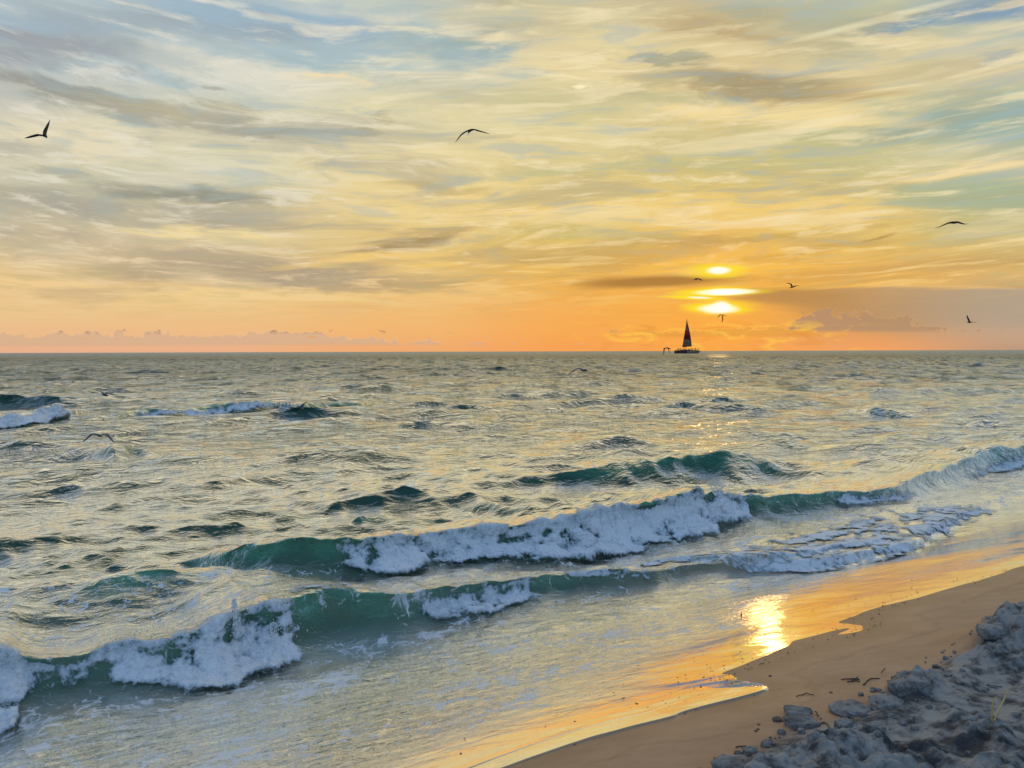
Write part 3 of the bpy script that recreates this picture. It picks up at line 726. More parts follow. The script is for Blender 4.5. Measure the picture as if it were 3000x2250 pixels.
# lumps of sand broken out of the small step in the beach
def lump_material(name, dark, pale):
    m, k, b = material(name)
    pos = k.new('ShaderNodeNewGeometry').outputs['Position']
    n4 = k.noise(pos, 9, 5, .65); n2 = k.noise(pos, 300, 3, .7); n3 = k.noise(pos, 55, 4, .7)
    k.put(b.inputs['Base Color'], k.mix(k.mr(k.m('ADD', k.m('MULTIPLY', n4, .6), k.m('MULTIPLY', n3, .4)), .34, .60), dark, pale)); b.inputs['Roughness'].default_value = .95
    bp = k.new('ShaderNodeBump'); bp.inputs['Strength'].default_value = 1.0; bp.inputs['Distance'].default_value = .008
    k.put(bp.inputs['Height'], k.m('ADD', k.m('MULTIPLY', n2, .4), n3)); k.l.new(bp.outputs[0], b.inputs['Normal'])
    return m
CLOD = lump_material('sand_lump', (.075, .073, .070), (.34, .32, .29))
DAMP = lump_material('damp_sand_lump', (.10, .075, .05), (.20, .15, .11))
def lump_mesh(name, sx, sy, sz, seed, mat, blocky=.5):
    import bmesh
    bm = bmesh.new(); bmesh.ops.create_icosphere(bm, subdivisions=4, radius=1.0)
    co = np.array([v.co[:] for v in bm.verts], np.float32)
    k = np.max(np.abs(co), axis=1, keepdims=True)
    co = co*(1-blocky) + co/k*blocky*.85
    nz = fbm(co[:, 0]*1.3+seed, co[:, 1]*1.3, co[:, 2]*1.3, 3, .6) + .45*fbm(co[:, 0]*4+seed, co[:, 1]*4, co[:, 2]*4, 3, .6, billow=True)
    co = co*(1 + .34*nz[:, None] + .10*bumps(co[:, 0]*5+seed, co[:, 1]*5, co[:, 2]*5, seed)[:, None])
    co *= (sx, sy, sz)
    me = bpy.data.meshes.new(name)
    for v, c_ in zip(bm.verts, co): v.co = c_
    for f in bm.faces: f.smooth = True
    bm.to_mesh(me); bm.free(); me.materials.append(mat)
    return me
def put_lump(u, v, wpx, hpx, seed, label, mat=CLOD, blocky=.5, yaw=0.0, deep=.8, group='lumps of broken sand'):
    p = ground_at(u, v + hpx*.4); d = math.hypot(p[0], p[1]); k = d/F/2
    o = bpy.data.objects.new('sand_lump', lump_mesh('sand_lump', wpx*k, wpx*k*deep, hpx*k*.95, seed, mat, blocky)); COL.objects.link(o)
    o.location = (p[0], p[1], p[2] + hpx*k*.02); o.rotation_euler = (0, 0, yaw)
    return tag(o, label, 'sand lump', group)
for a in [(2345,2112,86,40,1,'blocky grey sand lump standing on the edge of the smooth beach',CLOD,.9,.2,.7),
          (2335,2082,74,30,2,'cracked low sand lump just behind the blocky one',CLOD,.7,-.3,.8),
          (2276,2106,26,20,3,'small dark round sand lump left of the blocky lump',DAMP,.3,0,.9),
          (2150,2232,120,50,4,'broad smooth sand lump at the bottom edge of the photo',CLOD,.5,.3,.8),
          (2196,2196,46,38,5,'upright dark sand lump on the broad lump by the bottom edge',CLOD,.7,0,.8),
          (2250,2176,42,28,6,'rounded sand lump between the bottom lump and the long slab',CLOD,.4,.5,.9),
          (2122,2222,34,22,7,'outermost small sand lump nearest the water by the bottom edge',CLOD,.3,0,.9),
          (2560,2128,56,40,8,'dark hollow-sided sand lump in the middle of the churned sand',CLOD,.4,.2,.8),
          (2470,2118,60,44,9,'ribbed upright sand lump right of the blocky lump',CLOD,.8,.6,.6),
          (2640,2005,64,50,10,'smooth blue grey sand lump at the foot of the mound',CLOD,.6,.4,.8),
          (2690,1995,60,46,11,'angular cracked sand lump under the mound',CLOD,.8,-.4,.8),
          (2600,2052,90,40,12,'smooth pointed sand lump with a rounded crest',CLOD,.2,.2,.9),
          (2490,2072,110,36,13,'wide low smooth sand lump next to the beach edge',CLOD,.2,.4,.8),
          (2905,1842,64,36,14,'big rounded sand lump at the top left of the mound',CLOD,.4,0,.9),
          (2920,1818,60,36,15,'crumbly sand lump along the top of the mound',CLOD,.4,.3,.9),
          (2650,2188,16,11,16,'tiny dark pebble-like sand lump on the blue sand',DAMP,.3,0,.9)]:
    u, v, w, h, sd0, lb, mt, bl, yw, dp = a
    put_lump(u, v, w, h, sd0, lb, mt, bl, yw, dp)
# loose crumbs scattered over the churned edge
protos = [lump_mesh('sand_crumb', 1, .85, .75, 60+i, CLOD, .3) for i in range(6)]
rc = random.Random(8)
for i in range(170):
    t = rc.random(); ss = _sc[0, 0] + t*(_sc[-1, 0]+.5-_sc[0, 0]); nn = np.interp(ss, _sc[:, 0], _sc[:, 1]) + abs(rc.gauss(.12, .28)) - .05
    x, y = to_xy(ss, nn); z = float(sand(np.array([x], np.float32), np.array([y], np.float32))[0][0])
    r_ = .005 + .013*rc.random()**3
    o = bpy.data.objects.new('sand_crumb', protos[i % 6]); COL.objects.link(o)
    o.location = (x, y, z + r_*.35); o.scale = (r_, r_, r_); o.rotation_euler = (0, 0, rc.random()*6.3)
    tag(o, 'small crumb of grey sand lying on the churned beach edge', 'sand crumb', 'crumbs of loose sand')

# ------------------------------------------------------------------ twigs, straw and other small things on the beach
def tube(pts, rad, sides=7):
    pts = np.asarray(pts, float); n = len(pts); rad = np.broadcast_to(np.asarray(rad, float), (n,))
    T = np.gradient(pts, axis=0); T /= np.linalg.norm(T, axis=1)[:, None] + 1e-12
    V_ = []
    for i in range(n):
        a = np.cross(T[i], (0.13, .2, 1.0)); a /= np.linalg.norm(a) + 1e-12; b_ = np.cross(T[i], a)
        for j in range(sides):
            q = 2*math.pi*j/sides; V_.append(pts[i] + rad[i]*(a*math.cos(q) + b_*math.sin(q)))
    Fc = [[i*sides+j, i*sides+(j+1) % sides, (i+1)*sides+(j+1) % sides, (i+1)*sides+j] for i in range(n-1) for j in range(sides)]
    Fc += [list(range(sides))[::-1], [(n-1)*sides+j for j in range(sides)]]
    return V_, Fc
def bend(pts, m=5, jit=0.0, seed=0):
    pts = np.asarray(pts, float); r_ = np.random.default_rng(seed)
    t = np.linspace(0, len(pts)-1, (len(pts)-1)*m+1)
    q = np.stack([np.interp(t, np.arange(len(pts)), pts[:, i]) for i in range(3)], 1)
    return q + r_.normal(0, jit, q.shape)
STRAW = plain('straw', (.62, .43, .18), .5, .25, 60)
TWIG = plain('dark_twig', (.055, .035, .022), .7, .3, 60)
base_p = ground_at(2904, 2120); dist = base_p[1]
def up(u, v, dd=0.0): return at_d(u, v, dist + dd)
straw = thing('dried_plant', 'forked straw coloured dried plant stem standing in the blue sand', 'dried stem', base_p)
def child_tube(name, par, pts, rad, mat, lo=True):
    pts = np.asarray(pts) - (np.array(par.location) if lo else 0)
    v_, f_ = tube(pts, rad); return mesh_obj(name, v_, f_, mat, parent=par)
child_tube('stem', straw, bend([base_p-(0,0,.02), up(2904,2090), up(2906,2068), up(2911,2052,.01)], 4, .0006, 1), np.linspace(.0042, .0036, 13), STRAW)
child_tube('blade', straw, bend([up(2907,2066), up(2908,2052), up(2911,2045)], 4), np.linspace(.0032, .0012, 9), STRAW)
child_tube('blade', straw, bend([up(2908,2064), up(2914,2052,.01), up(2918,2046,.02)], 4), np.linspace(.0032, .0014, 9), STRAW)
child_tube('stem', straw, bend([base_p-(0,0,.02), up(2922,2088,.02), up(2936,2060,.04), up(2944,2040,.05), up(2949,2026,.06)], 4, .0008, 2), np.linspace(.0042, .003, 17), STRAW)
child_tube('blade', straw, bend([up(2944,2042,.05), up(2943,2034,.05), up(2941,2030,.05)], 3), np.linspace(.003, .001, 7), STRAW)
def twig(pix, rad, label, mat=TWIG, lift=.004, seed=0, name='twig', cat='twig'):
    P = [ground_at(u, v) + (0, 0, lift) for u, v in pix]
    v_, f_ = tube(bend(P, 5, .0012, seed), rad)
    return tag(mesh_obj(name, v_, f_, mat), label, cat, 'twigs and scraps on the sand')
twig([(2462,1996),(2490,1993),(2514,1995)], .003, 'longest of the dark twigs lying in a bundle on the smooth sand', seed=1)
twig([(2480,2003),(2500,2000),(2516,2001)], .003, 'lower dark twig of the bundle on the smooth sand', seed=2)
twig([(2490,1999),(2505,1992),(2512,1988)], .0025, 'slanting thin twig crossing the bundle on the smooth sand', seed=3)
twig([(2526,2012),(2545,1993),(2575,1992)], .0028, 'bent twig resting on the flat slab of sand', seed=4)
twig([(2580,1985),(2586,1976),(2591,1971)], .0025, 'short twig sticking up beside the bent twig', seed=5, lift=.02)
twig([(2330,2045),(2360,2036),(2382,2041)], .0022, 'curled thin scrap of weed alone on the smooth sand', seed=6)
twig([(2152,2193),(2168,2190),(2184,2189)], .0025, 'straight twig pointing at the upright lump by the bottom edge', seed=7)
twig([(2386,2092),(2390,2100),(2394,2108)], .003, 'red brown twig stuck upright behind the blocky lump', seed=8, lift=.012)
twig([(2428,2142),(2424,2130),(2410,2120),(2395,2130)], .0025, 'looped dark root on the sand right of the blocky lump', seed=9)
twig([(2888,2013),(2912,2016),(2932,2019)], .0025, 'thin dark twig lying behind the dried plant', seed=10)
for i, (u, v) in enumerate([(2220,2123),(2218,2137),(2212,2142),(2432,2030),(2254,1981)]):
    put_lump(u, v, 9, 6, 80+i, ['upper of three dark specks of damp sand left of the blocky lump', 'middle of three dark specks of damp sand left of the blocky lump', 'lowest of three dark specks of damp sand left of the blocky lump',
             'lone dark speck of damp sand on the smooth beach', 'dark speck of damp sand beside the wash'][i], DAMP, .3, 0, .9, 'specks of damp sand')
# the little red scrap standing in the wash
RED = plain('red_scrap', (.14, .012, .01), .5, .3, 60)
p = on_sand(2169, 1813)
vv = [(-.011,0,.004),(.004,-.003,-.002),(.010,0,.004),(.006,.002,.018),(.001,0,.030),(-.003,.002,.014),(.000,.006,.008),(.002,-.006,.010)]
tag(mesh_obj('leaf_scrap', np.array(vv)*1.25 + np.array([p[0], p[1], p[2]+.012]), [[0,1,7],[1,2,7],[2,3,7],[3,4,7],[4,5,7],[5,0,7],[1,0,6],[2,1,6],[3,2,6],[4,3,6],[5,4,6],[0,5,6]], RED), 'small dark red leaf scrap standing in the shallow wash', 'leaf')

# bubbles left on the wash
BUB = plain('bubble_skin', (.10, .075, .05), .25, .2, 40)
bv, bf = [], []
rb = np.random.default_rng(77); cnt = 0
while cnt < 300:
    i = rb.integers(6, len(wl)-8); t = rb.random(); q = wl[i]*(1-t) + wl[i+1]*t
    off = rb.exponential(.16) + .015
    s1, n1 = to_sn(q[0], q[1]); x, y = to_xy(s1 + rb.normal(0, .05), n1 - off)
    if shore_dist(np.array([x]), np.array([y]))[0] < .012 or math.hypot(x, y) > 8: continue
    dd = float(shore_dist(np.array([x]), np.array([y]))[0])
    z = float(bed(to_sn(x, y)[1])) + .003 + min(.05*dd, .012 + .012*dd); r_ = rb.uniform(.002, .005); ax = rb.uniform(1, 2.6)
    o0 = len(bv)
    for ring in range(4):
        a = ring/3*math.pi/2
        for j in range(8):
            ph = j/8*2*math.pi; ex, ey = r_*ax*math.cos(a)*math.cos(ph), r_*math.cos(a)*math.sin(ph)
            bv.append((x + CS*ex + SN*ey, y + SN*ex - CS*ey, z - .001 + r_*.75*math.sin(a)))
    for ring in range(3):
        for j in range(8): bf.append([o0+ring*8+j, o0+ring*8+(j+1) % 8, o0+(ring+1)*8+(j+1) % 8, o0+(ring+1)*8+j])
    cnt += 1
tag(mesh_obj('foam_bubbles', bv, bf, BUB), 'tiny bubbles dotting the thin wash along the waterline', 'bubbles', kind='stuff')

# ------------------------------------------------------------------ spray
def spray(name, label, n, fn, rmin, rmax, seed):
    r_ = np.random.default_rng(seed); import bmesh
    bm = bmesh.new(); bmesh.ops.create_icosphere(bm, subdivisions=1, radius=1.0)
    co = np.array([v.co[:] for v in bm.verts]); fc = np.array([[v.index for v in f.verts] for f in bm.faces]); bm.free()
    Vs, Fs = [], []
    for i in range(n):
        c_ = fn(r_); rad = rmin + (rmax-rmin)*r_.random()**3
        Vs.append(c_ + co*rad*np.array([1, 1, r_.uniform(1, 2.2)])); Fs.append(fc + len(co)*i)
    return tag(mesh_obj(name, np.concatenate(Vs), np.concatenate(Fs), FOAM, attrs=dict(dense=np.ones(len(Vs)*len(co)))), label, 'spray', kind='stuff')
def jet(r_):
    t = r_.random(); u = 683 + 12*t + r_.normal(0, 3 + 9*t*t); v = 1752 + 110*t
    return at_d(u, v, 5.75 + r_.normal(0, .05))
spray('spray_drops', 'column of drops thrown up from the nearest wave', 420, jet, .0018, .0075, 1)
def fan(r_):
    a = r_.uniform(-.2, 1.5); q = abs(r_.normal(0, 46)); return at_d(790 + q*math.cos(a), 1885 - 75*r_.random()**1.5 + q*.55*math.sin(a), 5.5 + r_.normal(0, .08))
spray('spray_drops', 'drops flying off the broken end of the nearest foam', 330, fan, .0015, .005, 2)
def fan2(r_):
    q = abs(r_.normal(0, 28)); a = r_.uniform(-.4, 2.2); return at_d(2092 + q*math.cos(a), 1452 - q*math.sin(a), 9.35 + r_.normal(0, .1))
spray('spray_drops', 'drops flying off the end of the second wave roller', 240, fan2, .003, .010, 3)

def crest_fn(b, u0, v0, u1, v1, up_, z):
    p0, p1 = at_z(u0, v0, z), at_z(u1, v1, z); s0_, s1_ = to_sn(p0[0], p0[1])[0], to_sn(p1[0], p1[1])[0]
    def f(r_):
        ss = s0_ + (s1_-s0_)*r_.random(); nc, H = b.at(np.array([ss])); x, y = to_xy(ss, float(nc[0]) + r_.normal(.02, .07))
        return np.array([x, y, float(H[0])*r_.uniform(.55, 1.02) + abs(r_.normal(0, up_))*(.3 + perlin(np.array([ss*2.5]), np.array([.5]))[0]**2*4)])
    return f
spray('spray_drops', 'fine drops along the crest of the nearest foam', 600, crest_fn(A, 280, 1880, 800, 1750, .05, .2), .0014, .0045, 4)
spray('spray_drops', 'fine drops along the crest of the second wave roller', 700, crest_fn(B, 960, 1582, 2080, 1442, .06, .3), .002, .006, 5)

# ------------------------------------------------------------------ gulls
def catmull(P, m):
    P = np.asarray(P, float); P = np.vstack([2*P[0]-P[1], P, 2*P[-1]-P[-2]]); o = []
    for i in range(1, len(P)-2):
        for t in np.linspace(0, 1, m, endpoint=False):
            a, b_, c_, d_ = P[i-1:i+3]
            o.append(.5*((2*b_) + (c_-a)*t + (2*a-5*b_+4*c_-d_)*t*t + (3*b_-a-3*c_+d_)*t**3))
    o.append(P[-2]); return np.array(o)
def loft(P, half_h, half_d, up_hint, sides=10):
    """P path points; half_h half height across the path, half_d half depth along up_hint"""
    n = len(P); T = np.gradient(P, axis=0); T /= np.linalg.norm(T, axis=1)[:, None] + 1e-12
    V_ = []
    for i in range(n):
        dpt = np.array(up_hint, float); dpt -= T[i]*(dpt @ T[i]); dpt /= np.linalg.norm(dpt) + 1e-9
        nr = np.cross(T[i], dpt)
        for j in range(sides):
            q = 2*math.pi*j/sides; V_.append(P[i] + dpt*half_d[i]*math.cos(q) + nr*half_h[i]*math.sin(q))
    Fc = [[i*sides+j, i*sides+(j+1) % sides, (i+1)*sides+(j+1) % sides, (i+1)*sides+j] for i in range(n-1) for j in range(sides)]
    Fc += [list(range(sides))[::-1], [(n-1)*sides+j for j in range(sides)]]
    return V_, Fc
def gull(label, dist, body, wings, mat, chord=.085, bdepth=.05, tilt=.35):
    """body: (u, v, half height px, depth m) from tail to bill; wings: lists of (u, v, half thickness px) from the root outwards"""
    k = dist/F; vs, fs = [], []
    def add(v_, f_):
        o0 = len(vs); vs.extend(v_); fs.extend([[i+o0 for i in f] for f in f_])
    P = np.array([at_d(u, v, dist + dp) for u, v, h, dp in body]); h = np.array([b_[2]*k for b_ in body])
    q = catmull(np.column_stack([P, h]), 4)
    add(*loft(q[:, :3], np.maximum(q[:, 3], .004), np.maximum(q[:, 3]*1.05, .004), (0.05, 1, .1)))
    for w in wings:
        P = np.array([at_d(u, v, dist + .02 + .10*(i/(len(w)-1))**2) for i, (u, v, t) in enumerate(w)]); t = np.array([b_[2]*k for b_ in w])
        q = catmull(np.column_stack([P, t]), 5); m = len(q); f = np.linspace(0, 1, m)
        ch = chord*np.interp(f, [0, .15, .45, .8, 1], [.9, 1.0, .95, .55, .08])
        add(*loft(q[:, :3], np.maximum(q[:, 3], .003), ch, (0, 1, tilt*.2)))
    vs = np.array(vs); c0 = vs.mean(0)
    o = mesh_obj('gull', vs - c0, fs, mat); o.location = c0
    return tag(o, label, 'gull', 'gulls flying over the water')
GD = plain('dark_feathers', (.030, .022, .022), .7, .3, 12)
GB = plain('grey_feathers', (.10, .11, .14), .7, .35, 12)
GR = plain('brown_feathers', (.075, .020, .012), .7, .3, 12)
GO, gk, gb = material('glare_feathers')               # the sun's orange glare is put into the feather colour
gb.inputs['Base Color'].default_value = (.6, .28, .07, 1); gb.inputs['Roughness'].default_value = .7
gt = gk.new('ShaderNodeBsdfTranslucent'); gk.put(gt.inputs[0], gk.mix(gk.noise(gk.new('ShaderNodeTexCoord').outputs['Object'], 14, 3), (1.0, .40, .06), (1.0, .62, .18)))
gx = gk.new('ShaderNodeMixShader'); gx.inputs[0].default_value = .9
gk.l.new(gb.outputs[0], gx.inputs[1]); gk.l.new(gt.outputs[0], gx.inputs[2]); gk.l.new(gx.outputs[0], [q for q in gk.n if q.type == 'OUTPUT_MATERIAL'][0].inputs[0])
gull('dark gull at the upper left, one wing raised steeply and the other stretched left', 21,
     [(122,393,1.2,.05),(129,393.5,2.6,.03),(134,395,3.4,0),(138,396.5,2.6,-.02),(138.5,399,1.4,-.03),(138.6,401.5,.4,-.04)],
     [[(130,393,2.4),(123,392.5,2.4),(114.7,391.4,2.4),(106,393.3,2.4),(97,395.5,2.6),(86,398.3,2.2),(73.5,400.9,.4)], [(133.5,393,2.2),(133.2,388,1.9),(134.5,380.8,1.6),(138.7,371.3,1.3),(143.5,360.5,.9),(148.4,347.5,.3)]], GD)
gull('dark gull high at the top centre with long thin drooping wings', 22,
     [(1373.0,397,.3,-.06),(1374.2,390,1.0,-.04),(1376.5,384.5,3.4,0),(1380.5,381.5,3.8,.03),(1384,381,2.4,.05),(1388,382.2,.5,.07)],
     [[(1376,381.5,1.6),(1370,384.2,1.0),(1363.8,387,1.2),(1353.7,394.5,1.5),(1344.2,405.9,1.2),(1335.6,418,.3)], [(1381.5,379.8,1.6),(1387,379.2,1.0),(1392.3,379.5,1.1),(1401,382,1.5),(1411.3,385,1.4),(1424,388.8,1.0),(1437,391.8,.3)]], GD)
gull('broad dark gull gliding at the right, wings arched either side', 24,
     [(2782,656.5,1.0,.10),(2789,656,3.0,.05),(2797,655.8,3.6,0),(2803,655.6,2.8,-.05),(2809,656.5,1.0,-.09)],
     [[(2790,655.5,3.2),(2782,656.8,2.4),(2773.8,659.4,1.8),(2766,662.8,1.4),(2758,666.4,1.0),(2749,669.8,.7),(2739.5,672.6,.3)], [(2803,654.5,3.0),(2809,655.4,2.0),(2815,657.4,1.4),(2821,659,1.2),(2827.6,660.4,1.0),(2838.6,659.4,.3)]], GD)
gull('small curved brown gull just above the upper bright opening of the sun', 44,
     [(2037,822,.3,.05),(2041,820,1.2,.02),(2046,818.6,1.8,0),(2050,819,1.2,-.03),(2054,823.5,.3,-.05)],
     [[(2045,818.2,1.6),(2040,818.2,1.6),(2036,819.8,1.1),(2031.5,822,.3)], [(2046,818.2,1.6),(2051,819.4,1.5),(2055.5,821.6,1.1),(2060.5,824,.3)]], GR)
gull('red brown gull with a bent raised wing right of the sun', 38,
     [(2312.5,846,.5,.06),(2317,845,1.2,.03),(2321,843.6,2.0,0),(2326,842.6,1.6,-.03),(2329,842,1.3,-.05),(2332,842.4,.3,-.07)],
     [[(2321,843.2,1.6),(2320.3,839.5,1.6),(2318.6,835.8,1.6),(2314,833.4,1.2),(2309,832.2,.8),(2303.5,831.4,.3)], [(2325,842.2,1.2),(2330,840,.9),(2335,839.2,.8),(2343,839.2,.25)]], GR)
gull('dark gull low at the far right with one wing straight up', 44,
     [(2832.3,947.6,.25,-.08),(2835,947.2,1.0,-.05),(2839,947.8,2.0,0),(2843,948.4,1.8,.04),(2847,947.2,1.0,.07)],
     [[(2840.5,946.5,1.5),(2838.6,941.5,1.6),(2836.3,936.5,1.5),(2834.4,931.5,1.2),(2834.4,926.6,.4)], [(2844,947.4,1.2),(2848.5,947,.8),(2853,947.6,.6),(2863,949.3,.2)]], GD)
gull('red brown gull with drooping wings flying left of the sailing catamaran', 46,
     [(1942.5,1023,.3,.06),(1947,1021.6,1.2,.03),(1952,1020.8,1.5,0),(1958,1020.8,1.5,-.03),(1962.5,1022.4,1.2,-.05),(1966.4,1025.2,.3,-.07)],
     [[(1952,1020.6,1.4),(1948.4,1021.6,1.6),(1946,1025,1.7),(1945.4,1031,1.4),(1944.4,1042.5,.3)], [(1956,1020.8,1.3),(1958.6,1024,1.1),(1960.3,1029,1.0),(1962,1035.6,.3)]], GR)
gull('gull with painted orange sun glare and lowered wings right under the sun', 44,
     [(2115,948,.4,.05),(2117,941,1.5,.03),(2117.6,934,1.9,0),(2117,928,1.8,-.02),(2116,924.5,1.2,-.05)],
     [[(2116,924.5,1.3),(2111,924.3,1.3),(2106.5,927.6,1.3),(2102.6,932,.4)], [(2117.6,924.5,1.2),(2121.5,924.6,1.0),(2124.6,926.4,.8),(2128,928.8,.25)]], GO)
gull('grey blue gull skimming the water at the left with long bent wings', 16.5,
     [(281.5,1272.8,.4,-.12),(285,1273.2,1.0,-.09),(288.5,1272.2,3.6,-.03),(291.5,1272.6,4.2,.02),(294,1274.6,2.6,.10),(295,1276,1.0,.17)],
     [[(288,1270.6,1.6),(281,1269.2,1.4),(273.8,1268.4,1.8),(269.6,1268.4,2.0),(263.5,1273,2.2),(255,1280,1.9),(247,1287,1.4),(239.6,1292.6,.4)], [(293,1270.8,1.4),(300,1269.2,1.2),(308.2,1268.2,1.3),(313.5,1270.8,1.2),(321,1278,1.2),(328.5,1286.5,1.0),(335.6,1294.6,.3)]], GB, chord=.07)
gull('grey brown gull over the far water left of the boat reflection', 32,
     [(1699,1084,.4,-.08),(1703,1084.6,2.2,-.04),(1708,1085.6,3.0,0),(1714,1086.4,2.6,.04),(1719,1086.4,1.2,.08)],
     [[(1706,1082.2,1.8),(1699,1080.4,1.5),(1690.6,1081,1.7),(1679.2,1087,1.5),(1670,1094.2,1.0),(1660.6,1101.8,.3)], [(1711,1082.6,1.6),(1717,1084,1.2),(1722.3,1087,1.0),(1733.4,1096.6,.25)]], GB)
gull('grey gull diving with one dark wing up beside the far breaker', 27,
     [(868.5,1188.6,.5,-.10),(874,1190.6,2.2,-.05),(880,1190.6,3.2,0),(886,1187,2.8,.04),(890,1183.6,1.2,.08)],
     [[(883,1187,1.8),(888,1182.6,1.8),(894,1178.6,1.4),(903,1173.8,.3)], [(880,1191,1.6),(884,1194,1.2),(888,1195,.3)]], GB)
gull('blue grey gull low over the water at the upper left of the sea', 34,
     [(295.6,1153.6,.4,-.10),(300,1152.8,1.8,-.06),(306,1153.6,3.4,0),(312,1155,2.8,.05),(317,1157,1.0,.10)],
     [[(308,1150.6,1.8),(314,1147.6,1.7),(322,1148.8,1.6),(330,1152.6,1.2),(339,1157,.3)], [(303,1150.4,1.3),(301.4,1148,1.0),(300,1145.6,.25)]], GB)

# ------------------------------------------------------------------ the sailing catamaran
BD = 690.0; BK = BD/F
bo = at_d(2013.5, 1037.0, BD); bo[2] = .0
boat = thing('sailing_catamaran', 'tall sailed catamaran full of passengers on the horizon beneath the sun', 'sailboat', bo)
def bx(u): return (u-2013.5)*BK
def bz(v): return (1036.6-v)*BK
M_HULLD = plain('dark_hull', (.045, .012, .012), .5, .2, .3)
M_HULLW = plain('pale_hull', (.30, .22, .17), .5, .2, .3)
M_MAST = plain('mast_metal', (.10, .05, .03), .5, .2, .3)
def hull_mesh(name, yc, mat, u0, u1, parent):
    xs_ = np.linspace(bx(u0), bx(u1), 15); sec = []
    for i, x in enumerate(xs_):
        f = i/14; w = .95*min(1, (1-f)*5+.12)*min(1, f*9+.7) if u1 > 2040 else .95
        top = 2.35 + .25*f**3; bot = -.5 + (1.6*max(0, f-.86)/.14 if u1 > 2040 else 0)
        sec += [(x, yc-w, top), (x, yc-w*1.02, top*.45), (x, yc-w*.6, bot), (x, yc+w*.6, bot), (x, yc+w*1.02, top*.45), (x, yc+w, top)]
    f_ = [[i*6+j, i*6+(j+1) % 6, (i+1)*6+(j+1) % 6, (i+1)*6+j] for i in range(14) for j in range(6)] + [[5,4,3,2,1,0], [84+j for j in range(6)]]
    return mesh_obj(name, sec, f_, mat, smooth=False, parent=parent)
for yc in (-3.6, 3.6):
    h_ = hull_mesh('hull', yc, M_HULLW, 1979, 2048, boat)
    st = mesh_obj('stern_panel', *(lambda a: (a, [[0,1,2,3],[7,6,5,4],[0,4,5,1],[1,5,6,2],[2,6,7,3],[3,7,4,0]]))(
        np.array([(bx(1978.6), yc-1.06, .0),(bx(2009.5), yc-1.06, .0),(bx(2009.5), yc-1.06, 2.3),(bx(1978.6), yc-1.06, 2.3),(bx(1978.6), yc+1.06, .0),(bx(2009.5), yc+1.06, .0),(bx(2009.5), yc+1.06, 2.3),(bx(1978.6), yc+1.06, 2.3)])), M_HULLD, smooth=False, parent=h_)
    sp = mesh_obj('stripe', [(bx(2010), yc-1.03, .9),(bx(2044), yc-1.03, 1.0),(bx(2044), yc-1.03, 1.3),(bx(2010), yc-1.03, 1.2),(bx(2010), yc-.9, .9),(bx(2044), yc-.9, 1.0),(bx(2044), yc-.9, 1.3),(bx(2010), yc-.9, 1.2)],
                  [[0,1,2,3],[7,6,5,4],[0,4,5,1],[1,5,6,2],[2,6,7,3],[3,7,4,0]], M_HULLD, smooth=False, parent=h_)
def box(name, x0, x1, y0, y1, z0, z1, mat, par):
    v_ = [(x0,y0,z0),(x1,y0,z0),(x1,y1,z0),(x0,y1,z0),(x0+.1,y0+.1,z1),(x1-.3,y0+.1,z1),(x1-.3,y1-.1,z1),(x0+.1,y1-.1,z1)]
    return mesh_obj(name, v_, [[3,2,1,0],[4,5,6,7],[0,1,5,4],[1,2,6,5],[2,3,7,6],[3,0,4,7]], mat, smooth=False, parent=par)
DECK = 2.9
box('deck', bx(1980), bx(2043), -4.6, 4.6, 2.2, DECK, M_HULLD, boat)
box('cabin', bx(1996), bx(2022), -2.4, 2.4, DECK, DECK+.45, M_HULLD, boat)
v_, f_ = tube(np.array([(bx(2010.3), 0, DECK), (bx(2010.8), 0, bz(980)), (bx(2011.6), 0, bz(934))]), [.16, .13, .07], 8); mesh_obj('mast', v_, f_, M_MAST, parent=boat)
v_, f_ = tube(np.array([(bx(2010.5), 0, bz(1017.4)), (bx(1998), -.6, bz(1018.3))]), [.13, .1], 8); mesh_obj('boom', v_, f_, M_MAST, parent=boat)
def rail_pts(y): return np.array([(bx(1981), y, DECK+.75), (bx(2000), y, DECK+.75), (bx(2042), y, DECK+.8)])
for y in (-4.5, 4.5):
    v_, f_ = tube(rail_pts(y), .04, 6)
    for xx in np.linspace(bx(1981.5), bx(2041.5), 13):
        a, b_ = tube(np.array([(xx, y, DECK), (xx, y, DECK+.75)]), .035, 5); f_ += [[i+len(v_) for i in q] for q in b_]; v_ += a
    mesh_obj('railing', v_, f_, M_HULLD, parent=boat)
def sail_material():
    m, k, b = material('sail_cloth')
    z = k.sep(k.new('ShaderNodeTexCoord').outputs['Object'])[2]
    x = k.sep(k.new('ShaderNodeTexCoord').outputs['Object'])[0]
    zz = k.m('ADD', z, k.m('MULTIPLY', x, .12))
    zz = k.m('DIVIDE', zz, bz(936))
    c = k.ramp(zz, [(0, (118,40,30)), (.215, (120,46,34)), (.225, (142,108,78)), (.40, (146,110,80)), (.41, (92,26,22)), (.5, (104,24,18)), (.58, (176,34,22)), (.66, (186,48,28)), (.67, (150,104,76)), (.9, (142,86,62)), (1, (130,50,36))], 'LINEAR')
    k.put(b.inputs['Base Color'], c); b.inputs['Roughness'].default_value = .9
    return m
SAILM = sail_material()
